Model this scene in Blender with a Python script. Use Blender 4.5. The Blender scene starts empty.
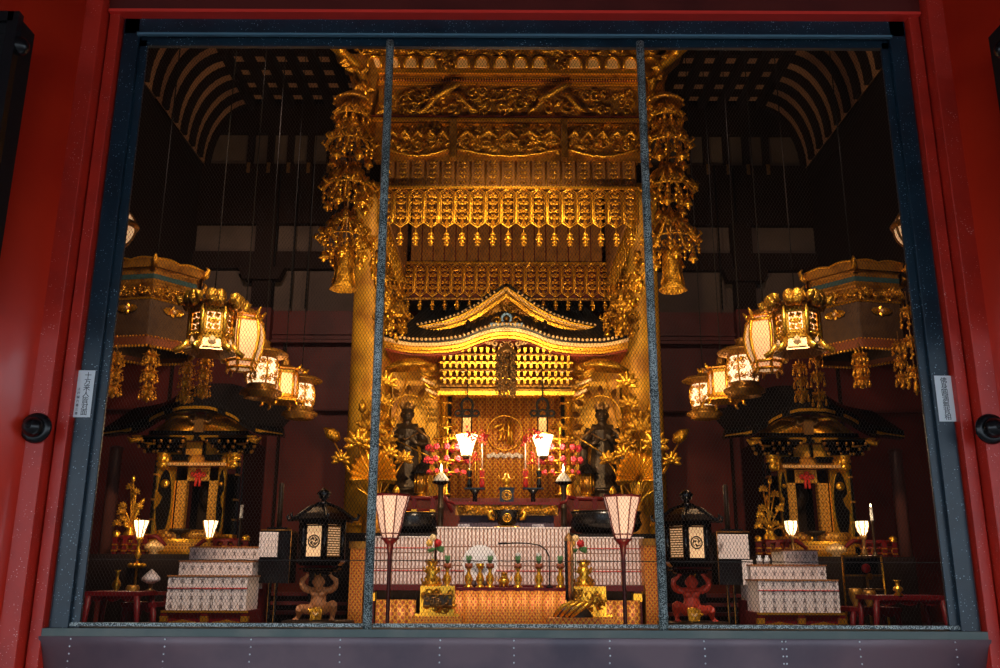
import bpy, math, random
from mathutils import Vector, Matrix, noise
from math import pi, sin, cos, tan, radians, sqrt, atan2
R = random.Random(7)
SC = bpy.context.scene
COL = SC.collection
# ------------------------------------------------------------------ camera
F = 900.0; PITCH = radians(14.84); ROLL = radians(0.22); CAM = Vector((-0.088, 0, 1.6))
fwd = Vector((0, cos(PITCH), sin(PITCH))); up0 = Vector((0, -sin(PITCH), cos(PITCH))); rt0 = Vector((1, 0, 0))
RT = rt0*cos(ROLL) + up0*sin(ROLL); UP = up0*cos(ROLL) - rt0*sin(ROLL)
cd = bpy.data.cameras.new('camera'); cam = bpy.data.objects.new('camera', cd); COL.objects.link(cam)
cd.sensor_width = 36; cd.lens = F*36/1000; cd.clip_end = 200
M = Matrix((( RT.x, UP.x, -fwd.x, CAM.x), (RT.y, UP.y, -fwd.y, CAM.y), (RT.z, UP.z, -fwd.z, CAM.z), (0, 0, 0, 1)))
cam.matrix_world = M; SC.camera = cam
def at(px, py, Y):
    d = fwd*F + RT*(px-500) + UP*(334-py)
    return CAM + d*(Y/d.y)
def Z(py, Y): return at(504, py, Y).z
def X(px, py, Y): return at(px, py, Y).x
def mpp(py, Y):
    p = at(504, py, Y) - CAM
    return p.dot(fwd)/F
# ------------------------------------------------------------------ materials
def mat(name, col, rough=.5, metal=0., emit=None, es=1., bump=0., bscale=30., alt=None, ascale=6., coat=0., spec=.5, alo=.45, ahi=.65, bdist=.01):
    m = bpy.data.materials.new(name); m.use_nodes = True
    nt = m.node_tree; b = nt.nodes['Principled BSDF']
    b.inputs['Base Color'].default_value = (*col, 1); b.inputs['Roughness'].default_value = rough
    b.inputs['Metallic'].default_value = metal; b.inputs['Coat Weight'].default_value = coat; b.inputs['Coat Roughness'].default_value = .12
    b.inputs['Specular IOR Level'].default_value = spec
    if emit: b.inputs['Emission Color'].default_value = (*emit, 1); b.inputs['Emission Strength'].default_value = es
    tc = nt.nodes.new('ShaderNodeTexCoord')
    if alt:
        n = nt.nodes.new('ShaderNodeTexNoise'); n.inputs['Scale'].default_value = ascale; n.inputs['Detail'].default_value = 5
        r = nt.nodes.new('ShaderNodeValToRGB'); r.color_ramp.elements[0].position = alo; r.color_ramp.elements[1].position = ahi
        r.color_ramp.elements[0].color = (*col, 1); r.color_ramp.elements[1].color = (*alt, 1)
        nt.links.new(tc.outputs['Object'], n.inputs['Vector']); nt.links.new(n.outputs['Fac'], r.inputs['Fac']); nt.links.new(r.outputs['Color'], b.inputs['Base Color'])
    if bump:
        n = nt.nodes.new('ShaderNodeTexNoise'); n.inputs['Scale'].default_value = bscale; n.inputs['Detail'].default_value = 3
        bp = nt.nodes.new('ShaderNodeBump'); bp.inputs['Strength'].default_value = bump; bp.inputs['Distance'].default_value = bdist
        nt.links.new(tc.outputs['Object'], n.inputs['Vector']); nt.links.new(n.outputs['Fac'], bp.inputs['Height']); nt.links.new(bp.outputs['Normal'], b.inputs['Normal'])
    return m
def pattern_mat(name, c1, c2, scale, rough=.5, metal=0., thr=.35, c3=None, rnd=0.0):
    """voronoi medallions woven or chased into a surface"""
    m = bpy.data.materials.new(name); m.use_nodes = True; nt = m.node_tree; b = nt.nodes['Principled BSDF']
    b.inputs['Roughness'].default_value = rough; b.inputs['Metallic'].default_value = metal
    tc = nt.nodes.new('ShaderNodeTexCoord'); v = nt.nodes.new('ShaderNodeTexVoronoi'); v.inputs['Scale'].default_value = scale
    v.inputs['Randomness'].default_value = rnd
    mp = nt.nodes.new('ShaderNodeMapping'); mp.inputs['Rotation'].default_value = (0, radians(45), 0)
    nt.links.new(tc.outputs['Object'], mp.inputs['Vector']); nt.links.new(mp.outputs['Vector'], v.inputs['Vector'])
    r = nt.nodes.new('ShaderNodeValToRGB'); e = r.color_ramp.elements
    e[0].position = 0; e[0].color = (*c2, 1); e[1].position = thr; e[1].color = (*c1, 1)
    k = e.new(thr*.6); k.color = (*(c3 or c1), 1); k = e.new(min(.98, thr*1.5)); k.color = (*c2, 1)
    r.color_ramp.interpolation = 'CONSTANT'
    nt.links.new(v.outputs['Distance'], r.inputs['Fac']); nt.links.new(r.outputs['Color'], b.inputs['Base Color'])
    return m
def speck_mat(name, col, alt, speck, rough, dens=.1, sscale=160.):
    m = mat(name, col, rough, alt=alt, ascale=5, bump=.25, bscale=120, bdist=.003); nt = m.node_tree; b = nt.nodes['Principled BSDF']
    src = b.inputs['Base Color'].links[0].from_socket
    tc = nt.nodes['Texture Coordinate']; v = nt.nodes.new('ShaderNodeTexVoronoi'); v.inputs['Scale'].default_value = sscale
    n = nt.nodes.new('ShaderNodeTexNoise'); n.inputs['Scale'].default_value = 9
    r = nt.nodes.new('ShaderNodeValToRGB'); r.color_ramp.interpolation = 'CONSTANT'
    mt = nt.nodes.new('ShaderNodeMath'); mt.operation = 'MULTIPLY_ADD'; mt.inputs[1].default_value = -.45; 
    r.color_ramp.elements[0].color = (1, 1, 1, 1); r.color_ramp.elements[1].color = (0, 0, 0, 1); r.color_ramp.elements[1].position = dens
    nt.links.new(tc.outputs['Object'], v.inputs['Vector']); nt.links.new(tc.outputs['Object'], n.inputs['Vector'])
    nt.links.new(n.outputs['Fac'], mt.inputs[0]); nt.links.new(v.outputs['Distance'], mt.inputs[2])
    ad = nt.nodes.new('ShaderNodeMath'); ad.operation = 'ADD'; ad.inputs[1].default_value = .2
    nt.links.new(mt.outputs[0], ad.inputs[0]); nt.links.new(ad.outputs[0], r.inputs['Fac'])
    mx = nt.nodes.new('ShaderNodeMix'); mx.data_type = 'RGBA'; mx.inputs['B'].default_value = (*speck, 1)
    nt.links.new(r.outputs['Color'], mx.inputs['Factor']); nt.links.new(src, mx.inputs['A']); nt.links.new(mx.outputs['Result'], b.inputs['Base Color'])
    return m
G = mat('gold', (.88, .46, .04), .30, .85, bump=.25, bscale=40)
GC = mat('carved_gold', (.72, .37, .032), .34, .85, bump=.9, bscale=45, alt=(.26, .11, .008), ascale=9, bdist=.02)
GD = mat('aged_gold', (.42, .20, .03), .42, .7, bump=.6, bscale=40, alt=(.2, .08, .012), ascale=7)
GP = mat('pale_gold', (.95, .62, .28), .4, .3)
GW = mat('gilt_wall', (.84, .44, .035), .5, .35, bump=.15, bscale=14, alt=(.6, .26, .03), ascale=3)
RED = mat('vermilion_lacquer', (.60, .024, .006), .36, bump=.08, bscale=9, alt=(.52, .018, .005), ascale=2, coat=.25)
REDS = speck_mat('weathered_vermilion', (.55, .022, .009), (.46, .018, .008), (.8, .35, .3), .42, .08, 60)
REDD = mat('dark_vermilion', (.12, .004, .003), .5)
RL = mat('red_lacquer', (.12, .005, .007), .45, spec=.25)
DR = mat('dark_red_wood', (.12, .016, .012), .5, alt=(.08, .011, .009), ascale=2, spec=.3)
BRN = mat('brown_fabric', (.24, .095, .014), .8, alt=(.17, .065, .010), ascale=8)
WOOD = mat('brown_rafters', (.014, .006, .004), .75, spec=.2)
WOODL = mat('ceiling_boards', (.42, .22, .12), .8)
PLA = mat('old_plaster', (.11, .08, .066), .9, alt=(.09, .066, .055), ascale=3)
FR = speck_mat('blue_black_paint', (.006, .023, .040), (.004, .014, .026), (.24, .34, .40), .33, .10, 60)
MUL = speck_mat('weathered_mullion_paint', (.055, .072, .068), (.025, .035, .035), (.46, .52, .50), .36, .43, 140)
WIRE = mat('screen_wire', (.035, .022, .016), .6)
STL = mat('sill_strip', (.10, .13, .12), .6, alt=(.16, .17, .15), ascale=4)
SHEET = mat('purple_grey_sheet', (.20, .135, .155), .45, .2, alt=(.11, .085, .11), ascale=1.7, bump=.1, bscale=3)
RIV = mat('rivet_metal', (.75, .8, .82), .3, .6)
BLK = mat('black_lacquer', (.006, .006, .007), .25, spec=.4)
BLKM = mat('matt_black', (.006, .005, .006), .6, spec=.2)
BRZ = mat('dark_bronze', (.045, .028, .016), .4, .5, bump=.3, bscale=30)
BRZL = mat('pale_bronze', (.30, .16, .05), .4, .7)  # lighter and more metallic than the dark bronze
PAP = mat('white_paper', (.86, .76, .72), .7)
PAPB = mat('notice_paper', (.72, .76, .78), .6)
INK = mat('ink', (.02, .02, .03), .7)
LPAP = mat('lit_paper', (.25, .17, .14), .8, emit=(1, .66, .52), es=.50)
LPAPW = mat('lit_paper_warm', (.8, .55, .3), .8, emit=(1, .55, .26), es=.55)
LPAT = mat('lit_tracery_backing', (.8, .6, .4), .8, emit=(1, .72, .42), es=1.6)
LAMP = mat('lamp_glass', (.9, .8, .6), .5, emit=(1, .72, .36), es=6)
LAMPS = mat('small_lamp_glass', (.9, .8, .6), .5, emit=(1, .74, .42), es=2.6)
FLAME = mat('flame', (1, .8, .5), .5, emit=(1, .75, .4), es=8)
PINK = mat('pink_petal', (.75, .05, .09), .5)
REDF = mat('red_petal', (.45, .01, .01), .5)
GRN = mat('leaf_green', (.08, .22, .07), .6)
WHT = mat('white_ceramic', (.75, .75, .75), .4)
TAN = mat('tan_carved_wood', (.42, .17, .06), .55, bump=.3, bscale=25)
RSK = mat('red_painted_wood', (.42, .035, .015), .5, bump=.3, bscale=25)
BROC = pattern_mat('hexagon_brocade', (.80, .40, .04), (.40, .09, .02), 19, .5, .3, .42, (.55, .16, .03))
BROC2 = pattern_mat('orange_brocade', (.75, .32, .03), (.50, .06, .012), 27, .5, .3, .4, (.62, .20, .02))
RLD = mat('deep_red_lacquer', (.06, .003, .005), .4, spec=.3)
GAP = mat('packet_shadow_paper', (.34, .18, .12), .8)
TILE = mat('black_tile', (.012, .012, .013), .35)
BLUE = mat('pale_blue_metal', (.25, .45, .75), .4)
FLOORM = mat('floor_boards', (.06, .03, .02), .4)
STONE = mat('stone_floor', (.42, .42, .41), .8, alt=(.36, .36, .36))
MARK = mat('grey_print', (.22, .18, .18), .8)
EDGE = mat('lit_edge_paint', (.10, .20, .27), .4)  # light caught by the head lip, put into its colour
REDL = mat('lit_lip_vermilion', (.85, .045, .03), .35)  # brighter red stands for light on the lintel lip
RCORD = mat('red_cord', (.65, .03, .02), .6)
# ------------------------------------------------------------------ mesh builder
class MB:
    def __init__(s): s.v = []; s.f = []; s.m = []; s.sm = []; s.mats = []; s.T = None
    def mi(s, m):
        if m not in s.mats: s.mats.append(m)
        return s.mats.index(m)
    def add(s, vs, fs, m, smooth=False):
        o = len(s.v); T = s.T
        s.v += [tuple(T @ Vector(p)) if T else tuple(p) for p in vs]; k = s.mi(m)
        for f in fs: s.f.append(tuple(i+o for i in f)); s.m.append(k); s.sm.append(smooth)
    def box(s, c, d, m, rz=0, rx=0, ry=0, tx=1., ty=1.):
        """centre c, full dims d; tx, ty = taper of the top"""
        a, b, h = d[0]/2, d[1]/2, d[2]/2
        vs = [(-a, -b, -h), (a, -b, -h), (a, b, -h), (-a, b, -h), (-a*tx, -b*ty, h), (a*tx, -b*ty, h), (a*tx, b*ty, h), (-a*tx, b*ty, h)]
        if rz or rx or ry:
            q = Matrix.Rotation(rz, 3, 'Z') @ Matrix.Rotation(ry, 3, 'Y') @ Matrix.Rotation(rx, 3, 'X')
            vs = [q @ Vector(p) for p in vs]
        s.add([(p[0]+c[0], p[1]+c[1], p[2]+c[2]) for p in vs], [(3, 2, 1, 0), (4, 5, 6, 7), (0, 1, 5, 4), (1, 2, 6, 5), (2, 3, 7, 6), (3, 0, 4, 7)], m)
    def bx(s, x0, x1, y0, y1, z0, z1, m): s.box(((x0+x1)/2, (y0+y1)/2, (z0+z1)/2), (abs(x1-x0), abs(y1-y0), abs(z1-z0)), m)
    def tube(s, pts, r, m, seg=6, closed=False, flat=None):
        pts = [Vector(p) for p in pts]; n = len(pts); rs = r if isinstance(r, (list, tuple)) else [r]*n
        vs = []; prev = None
        for i, p in enumerate(pts):
            t = (pts[(i+1) % n]-pts[i-1]) if closed or 0 < i < n-1 else (pts[1]-pts[0] if i == 0 else pts[-1]-pts[-2])
            if t.length < 1e-9: t = Vector((0, 0, 1))
            t.normalize()
            if prev is None:
                a = Vector((0, 1, 0)) if abs(t.y) < .9 else Vector((1, 0, 0)); prev = a
            u = prev - t*prev.dot(t)
            if u.length < 1e-6: u = t.orthogonal()
            u.normalize(); w = t.cross(u); prev = u
            for k in range(seg):
                an = 2*pi*k/seg
                vs.append(p + (u*cos(an)*(flat or 1) + w*sin(an))*rs[i])
        fs = []
        for i in range(n if closed else n-1):
            j = (i+1) % n
            for k in range(seg): fs.append((i*seg+k, i*seg+(k+1) % seg, j*seg+(k+1) % seg, j*seg+k))
        if not closed: fs += [tuple(range(seg))[::-1], tuple((n-1)*seg+k for k in range(seg))]
        s.add(vs, fs, m, True)
    def lathe(s, prof, m, c=(0, 0, 0), seg=16, rot=0., sx=1., sy=1., smooth=True, lobes=0, amp=0., tilt=None):
        """prof: list of (r,z)"""
        vs = []
        for r, z in prof:
            for k in range(seg):
                a = 2*pi*k/seg+rot; rr = r*(1+amp*cos(lobes*a)) if lobes else r
                p = Vector((rr*cos(a)*sx, rr*sin(a)*sy, z))
                if tilt: p = tilt @ p
                vs.append((p[0]+c[0], p[1]+c[1], p[2]+c[2]))
        n = len(prof); fs = []
        for i in range(n-1):
            for k in range(seg): fs.append((i*seg+k, i*seg+(k+1) % seg, (i+1)*seg+(k+1) % seg, (i+1)*seg+k))
        fs += [tuple(range(seg))[::-1], tuple((n-1)*seg+k for k in range(seg))]
        s.add(vs, fs, m, smooth)
    def ball(s, c, r, m, seg=8, rings=5):
        rr = r if isinstance(r, (tuple, list)) else (r, r, r); prof = []
        s.lathe([(max(.02, sin(pi*i/rings)), -cos(pi*i/rings)*rr[2]) for i in range(rings+1)], m, c, seg, 0, rr[0], rr[1])
    def prism(s, poly, y0, y1, m, smooth=False):
        """outline in x,z extruded along y"""
        n = len(poly); vs = [(p[0], y0, p[1]) for p in poly]+[(p[0], y1, p[1]) for p in poly]
        s.add(vs, [tuple(range(n)), tuple(range(2*n-1, n-1, -1))]+[(i, n+i, n+(i+1) % n, (i+1) % n) for i in range(n)], m, smooth)
    def grid(s, rows, m, smooth=True):
        h = len(rows); w = len(rows[0]); s.add([p for r in rows for p in r], [(i*w+j, i*w+j+1, (i+1)*w+j+1, (i+1)*w+j) for i in range(h-1) for j in range(w-1)], m, smooth)
    def scroll(s, c, r, m, w=None, turns=1.25, ph=0., sg=1, seg=4, n=9, d=0., rise=.3):
        """a carved spiral lying in the x,z plane facing -y"""
        w = w or r*.16; pts = []
        for i in range(n):
            t = i/(n-1); a = ph+sg*t*turns*2*pi; q = r*(1-.85*t)
            pts.append((c[0]+q*cos(a), c[1]-d-r*rise*t, c[2]+q*sin(a)))
        s.tube(pts, [w*(.55+.6*(1-abs(2*i/(n-1)-1))) for i in range(n)], m, seg)
    def leaf(s, c, L, a, m, w=.35, d=.0, th=.25):
        """a raised leaf in the x,z plane"""
        u = (cos(a), sin(a)); v = (-sin(a), cos(a)); P = lambda t, q, y: (c[0]+u[0]*t*L+v[0]*q*L, c[1]-y*L, c[2]+u[1]*t*L+v[1]*q*L)
        vs = [P(0, 0, 0), P(.35, w/2, 0), P(.75, w*.35, .05), P(1, 0, .1), P(.75, -w*.35, .05), P(.35, -w/2, 0), P(.45, 0, th)]
        s.add(vs, [(i, (i+1) % 6, 6) for i in range(6)]+[(5, 4, 3, 2, 1, 0)], m)
    def build(s, name, parent=None, smooth=None, mods=None):
        me = bpy.data.meshes.new(name); me.from_pydata(s.v, [], s.f)
        for m in s.mats: me.materials.append(m)
        me.polygons.foreach_set('material_index', s.m); me.polygons.foreach_set('use_smooth', s.sm if smooth is None else [smooth]*len(s.f)); me.update()
        o = bpy.data.objects.new(name, me); COL.objects.link(o)
        if parent: o.parent = parent
        return o
def thing(name, label, cat, loc=(0, 0, 0), group=None, rz=0):
    o = bpy.data.objects.new(name, None); COL.objects.link(o); o.location = loc; o.rotation_euler = (0, 0, rz); o.empty_display_size = .1
    o['label'] = label; o['category'] = cat
    if group: o['group'] = group
    return o
def tag(o, label, cat, group=None, kind=None):
    o['label'] = label; o['category'] = cat
    if group: o['group'] = group
    if kind: o['kind'] = kind
    return o
def struct(name, mb, label=None):
    o = mb.build(name); o['kind'] = 'structure'
    if label: o['label'] = label
    return o
def dup(root, loc=None, label=None, group=None, sx=None, rz=None):
    kids = {}
    for o in COL.objects:
        if o.parent: kids.setdefault(o.parent.name, []).append(o)
    def cp(o, par):
        c = o.copy(); COL.objects.link(c)
        if par: c.parent = par
        for ch in kids.get(o.name, []): cp(ch, c)
        return c
    r = cp(root, None)
    if loc is not None: r.location = loc
    if label: r['label'] = label
    if group: r['group'] = group
    if sx is not None: r.scale.x = sx
    if rz is not None: r.rotation_euler = (0, 0, rz)
    return r
def carve(mb, x0, x1, z0, z1, y, m, n, s0, s1, rnd=None, d=.02):
    """relief carving filling a rectangle: scrolls, leaves, rounds"""
    rr = rnd or R
    for i in range(n):
        x = rr.uniform(x0, x1); z = rr.uniform(z0, z1); r = rr.uniform(s0, s1); k = rr.random()
        x = min(max(x, x0+r*.8), x1-r*.8) if x1-x0 > 2*r else (x0+x1)/2
        z = min(max(z, z0+r*.8), z1-r*.8) if z1-z0 > 2*r else (z0+z1)/2
        c = (x, y-rr.uniform(0, d), z)
        if k < .5: mb.scroll(c, r, m, r*.22, rr.uniform(.8, 1.4), rr.uniform(0, 6.3), rr.choice((-1, 1)))
        elif k < .88: mb.leaf(c, r*1.6, rr.uniform(0, 6.3), m, .5)
        else: mb.ball(c, (r*.4, r*.35, r*.4), m, 7, 4)
def bead_string(mb, p, n, gap, r, m, end=None):
    x, y, z = p; mb.tube([(x, y, z), (x, y, z-n*gap)], r*.3, m, 3)
    for i in range(n): mb.ball((x, y, z-(i+.5)*gap), (r, r, r*.9), m, 6, 4)
    if end: mb.lathe([(.1*end, 0), (.5*end, -.3*end), (.7*end, -1.2*end), (1.*end, -1.5*end), (.9*end, -1.6*end), (.1*end, -1.6*end)], m, (x, y, z-n*gap), 8)
def text_mesh(s, size, m):
    cu = bpy.data.curves.new('t', 'FONT'); cu.body = s; cu.size = size; cu.align_x = 'CENTER'; cu.align_y = 'CENTER'; cu.extrude = .0006; cu.resolution_u = 3
    o = bpy.data.objects.new('t', cu); COL.objects.link(o); dg = bpy.context.evaluated_depsgraph_get(); dg.update()
    me = bpy.data.meshes.new_from_object(o.evaluated_get(dg)); bpy.data.objects.remove(o)
    me.materials.clear(); me.materials.append(m)
    return me
# ================================================================== EXTERIOR
W = 2.44; ZB = 1.32; ZT = 4.97
m = MB(); m.bx(-60, 60, -90, 5.2, -.1, 0, STONE); struct('ground_veranda', m)
# veranda roof far above keeps the sky off the upper wall
m = MB(); m.bx(-14, 14, -3.5, 5.6, 5.75, 5.9, DR)
for i in range(24): m.bx(-11.5+i, -11.38+i, -3.5, 5.3, 5.62, 5.75, DR)
struct('ceiling_veranda', m)
m = MB(); m.box((0, -4.6, 5.2), (28, 3.2, .16), DR, rx=radians(18)); m.bx(-14, 14, -6.1, -5.9, 4.5, 4.8, DR); struct('added_eave_shade', m)  # unseen eave, sloped and set low to darken the upper frame
# vertical trims, each a run of its own on both sides
def hx(px, Y): return -X(px, 327, Y)-.0
ZB = Z(624, 5.27); ZT = Z(47.5, 5.27); W = hx(114.5, 5.27)
for s, side in ((-1, 'left'), (1, 'right')):
    def col(pa, pb, y0, y1, z0, z1, mt, nm):
        m = MB(); a, b = sorted((s*hx(pa, y0), s*hx(pb, y0))); m.bx(a, b, y0, y1, z0, z1, mt); o = struct(nm, m)
        bv = o.modifiers.new('b', 'BEVEL'); bv.width = .006; bv.segments = 2; return o
    col(114.5, 105, 5.27, 5.295, ZB-.04, ZT+.05, FR, 'window_1_stile_'+side)
    col(104, 86.5, 5.24, 5.38, ZB-.04, Z(18, 5.24), FR, 'window_1_outer_frame_'+side)
    col(87, 80, 5.26, 5.4, 0, Z(18, 5.24), REDD, 'trim_shadow_gap_'+side)
    col(80.5, 69, 5.19, 5.4, 0, Z(12, 5.19), REDS, 'trim_jamb_'+side)
    col(70, 59, 5.22, 5.4, 0., 5.75, REDD, 'trim_groove_'+side)
    col(59.5, 38, 5.10, 5.4, 0., 5.75, REDS, 'trim_board_'+side)
    m = MB(); cx = s*(hx(38, 5.12)+.34); m.lathe([(.40, 0), (.40, 5.75)], RED, (cx, 5.25, 0), 64); struct('pillar_'+side, m)
    m = MB(); a, b = sorted((s*(W+1.2), s*(W+5))); m.bx(a, b, 5.3, 5.42, 0, 5.75, RED); struct('wall_front_'+side, m)
XO = hx(86.5, 5.24)
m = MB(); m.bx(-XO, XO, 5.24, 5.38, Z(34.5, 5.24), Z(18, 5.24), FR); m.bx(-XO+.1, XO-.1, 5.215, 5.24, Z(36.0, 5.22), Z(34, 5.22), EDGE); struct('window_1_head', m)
m = MB(); m.bx(-W-.06, W+.06, 5.27, 5.295, ZT, Z(36, 5.27), FR); m.bx(-W, W, 5.262, 5.27, ZT, ZT+.006, FR); struct('window_1_top_rail', m)
m = MB(); m.bx(-XO-.07, XO+.07, 5.23, 5.4, Z(18, 5.23), Z(13, 5.23), REDD); struct('trim_lintel_underside', m)
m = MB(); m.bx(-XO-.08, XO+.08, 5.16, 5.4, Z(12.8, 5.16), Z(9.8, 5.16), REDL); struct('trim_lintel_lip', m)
m = MB(); m.bx(-XO-.12, XO+.12, 5.19, 5.42, Z(10, 5.19), 5.75, DR); struct('lintel_beam', m)
m = MB(); m.bx(-W-.06, W+.06, 5.255, 5.295, Z(627.8, 5.255), ZB, MUL); struct('window_1_bottom_rail', m)
ZS = Z(638, 5.2); XA = XO+.012
m = MB(); m.bx(-XA, XA, 5.19, 5.4, ZS, Z(630, 5.19), STL); struct('sill_strip', m)
m = MB(); m.grid([[(x, 5.18+(ZS-z)*.5-.06*(ZS-z)**2, z) for x in (-XA-.01, -1.2, 0, 1.2, XA+.01)] for z in [ZS-.06*i for i in range(8)]][::-1], SHEET)
m.bx(-XA, XA, 5.4, 5.42, 0, ZS, SHEET)
o = m.build('metal_apron'); so = o.modifiers.new('s', 'SOLIDIFY'); so.thickness = .004
tag(o, 'purple grey sheet metal apron below the window sill', 'metal sheet')
rv = MB()
for px in (69, 164, 250, 340, 440, 514, 610, 705, 783, 786.5, 861, 957):
    x = X(px, 645, 5.17)
    for k in range(8):
        z = ZS-.012-k*.04; q = ZS-z; rv.ball((x*(1+.004*k)+(R.uniform(-.002, .002)), 5.177+q*.5-.06*q*q, z), (.005, .004, .005), RIV, 8, 4)
r = rv.build('rivets', o); r['kind'] = 'stuff'; r['label'] = 'small bright rivets in vertical rows'
m = MB(); m.bx(-W-.4, W+.4, 5.42, 5.6, 0, ZB-.1, DR); struct('wall_under_window', m)
# mullions: round weathered bars in front of the screen
for px0, px1, nm in ((389.5, 370.5, 'trim_mullion_left'), (639.5, 661, 'trim_mullion_right')):
    a = at(px0, 60, 5.3); b = at(px1, 624, 5.3); x = (a.x+b.x)/2
    m = MB(); m.lathe([(.026, ZB-.045), (.026, ZT+.02)], MUL, (x, 5.235, 0), 16)
    for z in (1.36, 2.6, 2.63, 3.85): m.lathe([(.0285, z), (.0285, z+.012)], MUL, (x, 5.235, 0), 16)
    m.bx(x-.012, x+.012, 5.25, 5.29, ZB, ZT, FR)
    struct(nm, m)
mx0 = (at(389, 60, 5.3).x+at(370.5, 624, 5.3).x)/2; mx1 = (at(639.5, 60, 5.3).x+at(661, 624, 5.3).x)/2
# wire screen: hexagonal wire netting, three bays, real wires
def netting(x0, x1, z0, z1, y, nm, label, cw=.0100, rh=.0170, r=.00105):
    vs = []; fs = []; ncol = int((x1-x0)/cw); nrow = int((z1-z0)/rh)
    ncol = max(ncol, 1); cw = (x1-x0)/ncol
    for c in range(ncol+1):
        xx = x0+c*cw; base = None; pts = []
        for k in range(nrow+1):
            z = z0+k*rh; sgn = 1 if ((k + c) % 2 == 0) else -1
            o = cw*.5-r*.5
            if c in (0, ncol): o *= .3
            pts.append((xx+sgn*o, z-rh*.24)); pts.append((xx+sgn*o, z+rh*.24))
        n = len(pts); b = len(vs)
        for (px, pz) in pts:
            vs += [(px-r, y, pz), (px, y-r*1.4, pz), (px+r, y, pz)]
        for i in range(n-1):
            for k in range(3):
                j = (k+1) % 3; fs.append((b+i*3+k, b+i*3+j, b+(i+1)*3+j, b+(i+1)*3+k))
    me = bpy.data.meshes.new(nm); me.from_pydata(vs, [], fs); me.materials.append(WIRE); me.update()
    o = bpy.data.objects.new(nm, me); COL.objects.link(o); tag(o, label, 'wire netting', 'wire netting screens across the window')
    return o
ys = 5.284; zs = Z(561, 5.284)
for a, b, l in ((-W, mx0, 'fine hexagonal wire netting in the bay before the tan demon lantern'), (mx0, mx1, 'fine hexagonal wire netting in the middle bay before the altar'), (mx1, W, 'fine hexagonal wire netting in the bay before the red demon lantern')):
    o = netting(a+.002, b-.002, ZB, ZT, ys, 'wire_netting', l)
    m = MB(); m.tube([(a+.01+(b-a-.02)*i/40, ys+.004, zs+.001*(-1)**i) for i in range(41)], .0028, WIRE, 4); m.build('seam_wire', o)
# nail covers on the boards
for s, nm, px, py in ((-1, 'black domed nail cover on the red board left of the window', 33, 427), (1, 'black domed nail cover on the red board right of the window', 994, 428)):
    p = at(33 if s < 0 else 994, py, 5.05); q = Matrix.Rotation(radians(90), 3, 'X')
    t = thing('nail_cover', nm, 'nail cover', (s*abs(p.x), 5.10, p.z), 'black nail covers on the red jambs')
    m = MB(); m.lathe([(.082, 0), (.088, .012), (.084, .028), (.066, .034), (.05, .036), (.01, .036)], BLK, seg=32, tilt=q); m.build('flange', t)
    m = MB(); m.lathe([(.056, .03), (.058, .05), (.052, .075), (.036, .095), (.016, .104), (.001, .106)], BLK, seg=32, tilt=q); m.build('dome', t)
    m = MB(); m.lathe([(.016, .100), (.016, .110), (.006, .118), (.001, .119)], BLKM, seg=16, tilt=q); m.build('knob', t)
# paper notices
for s, px0, px1, py0, py1, txt, small, lb in ((-1, 80.5, 95, 371, 418, '十方来人皆対面', '江戸堀六番三書', 'white vertical paper notice with a small second line of writing, on the left frame'), (1, 934, 950.5, 373, 419, '佛身圓満無背相', None, 'white vertical paper notice with one line of writing, on the right frame')):
    zc = (Z(py0, 5.21)+Z(py1, 5.21))/2; h = Z(py0, 5.21)-Z(py1, 5.21); w = .102
    t = thing('paper_notice', lb, 'notice', (s*(hx(92.5, 5.24)), 5.239, zc), 'paper notices on the window frame')
    m = MB(); m.box((0, -.001, 0), (w, .002, h), PAPB); m.build('sheet', t)
    def column(tx, x, z0, z1, size, nm):
        n = len(tx); me = None; b = bpy.data.objects.new(nm, bpy.data.meshes.new(nm)); vs = []; fs = []
        for i, ch in enumerate(tx):
            c = text_mesh(ch, size, INK); z = z0+(z1-z0)*(i+.5)/n; o = len(vs)
            xs = [v.co.x for v in c.vertices]; ysx = [v.co.y for v in c.vertices]; ox = (max(xs)+min(xs))/2; oy = (max(ysx)+min(ysx))/2
            vs += [(x+v.co.x-ox, -.0026-v.co.z, z+v.co.y-oy) for v in c.vertices]; fs += [tuple(k+o for k in p.vertices) for p in c.polygons]; bpy.data.meshes.remove(c)
        b.data.from_pydata(vs, [], fs); b.data.materials.append(INK); b.data.update(); COL.objects.link(b); b.parent = t
    column(txt, .012 if small else 0, h*.46, -h*.46, .042, 'writing')
    if small: column(small, -.032, h*.14, -h*.46, .018, 'small_writing')
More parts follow.
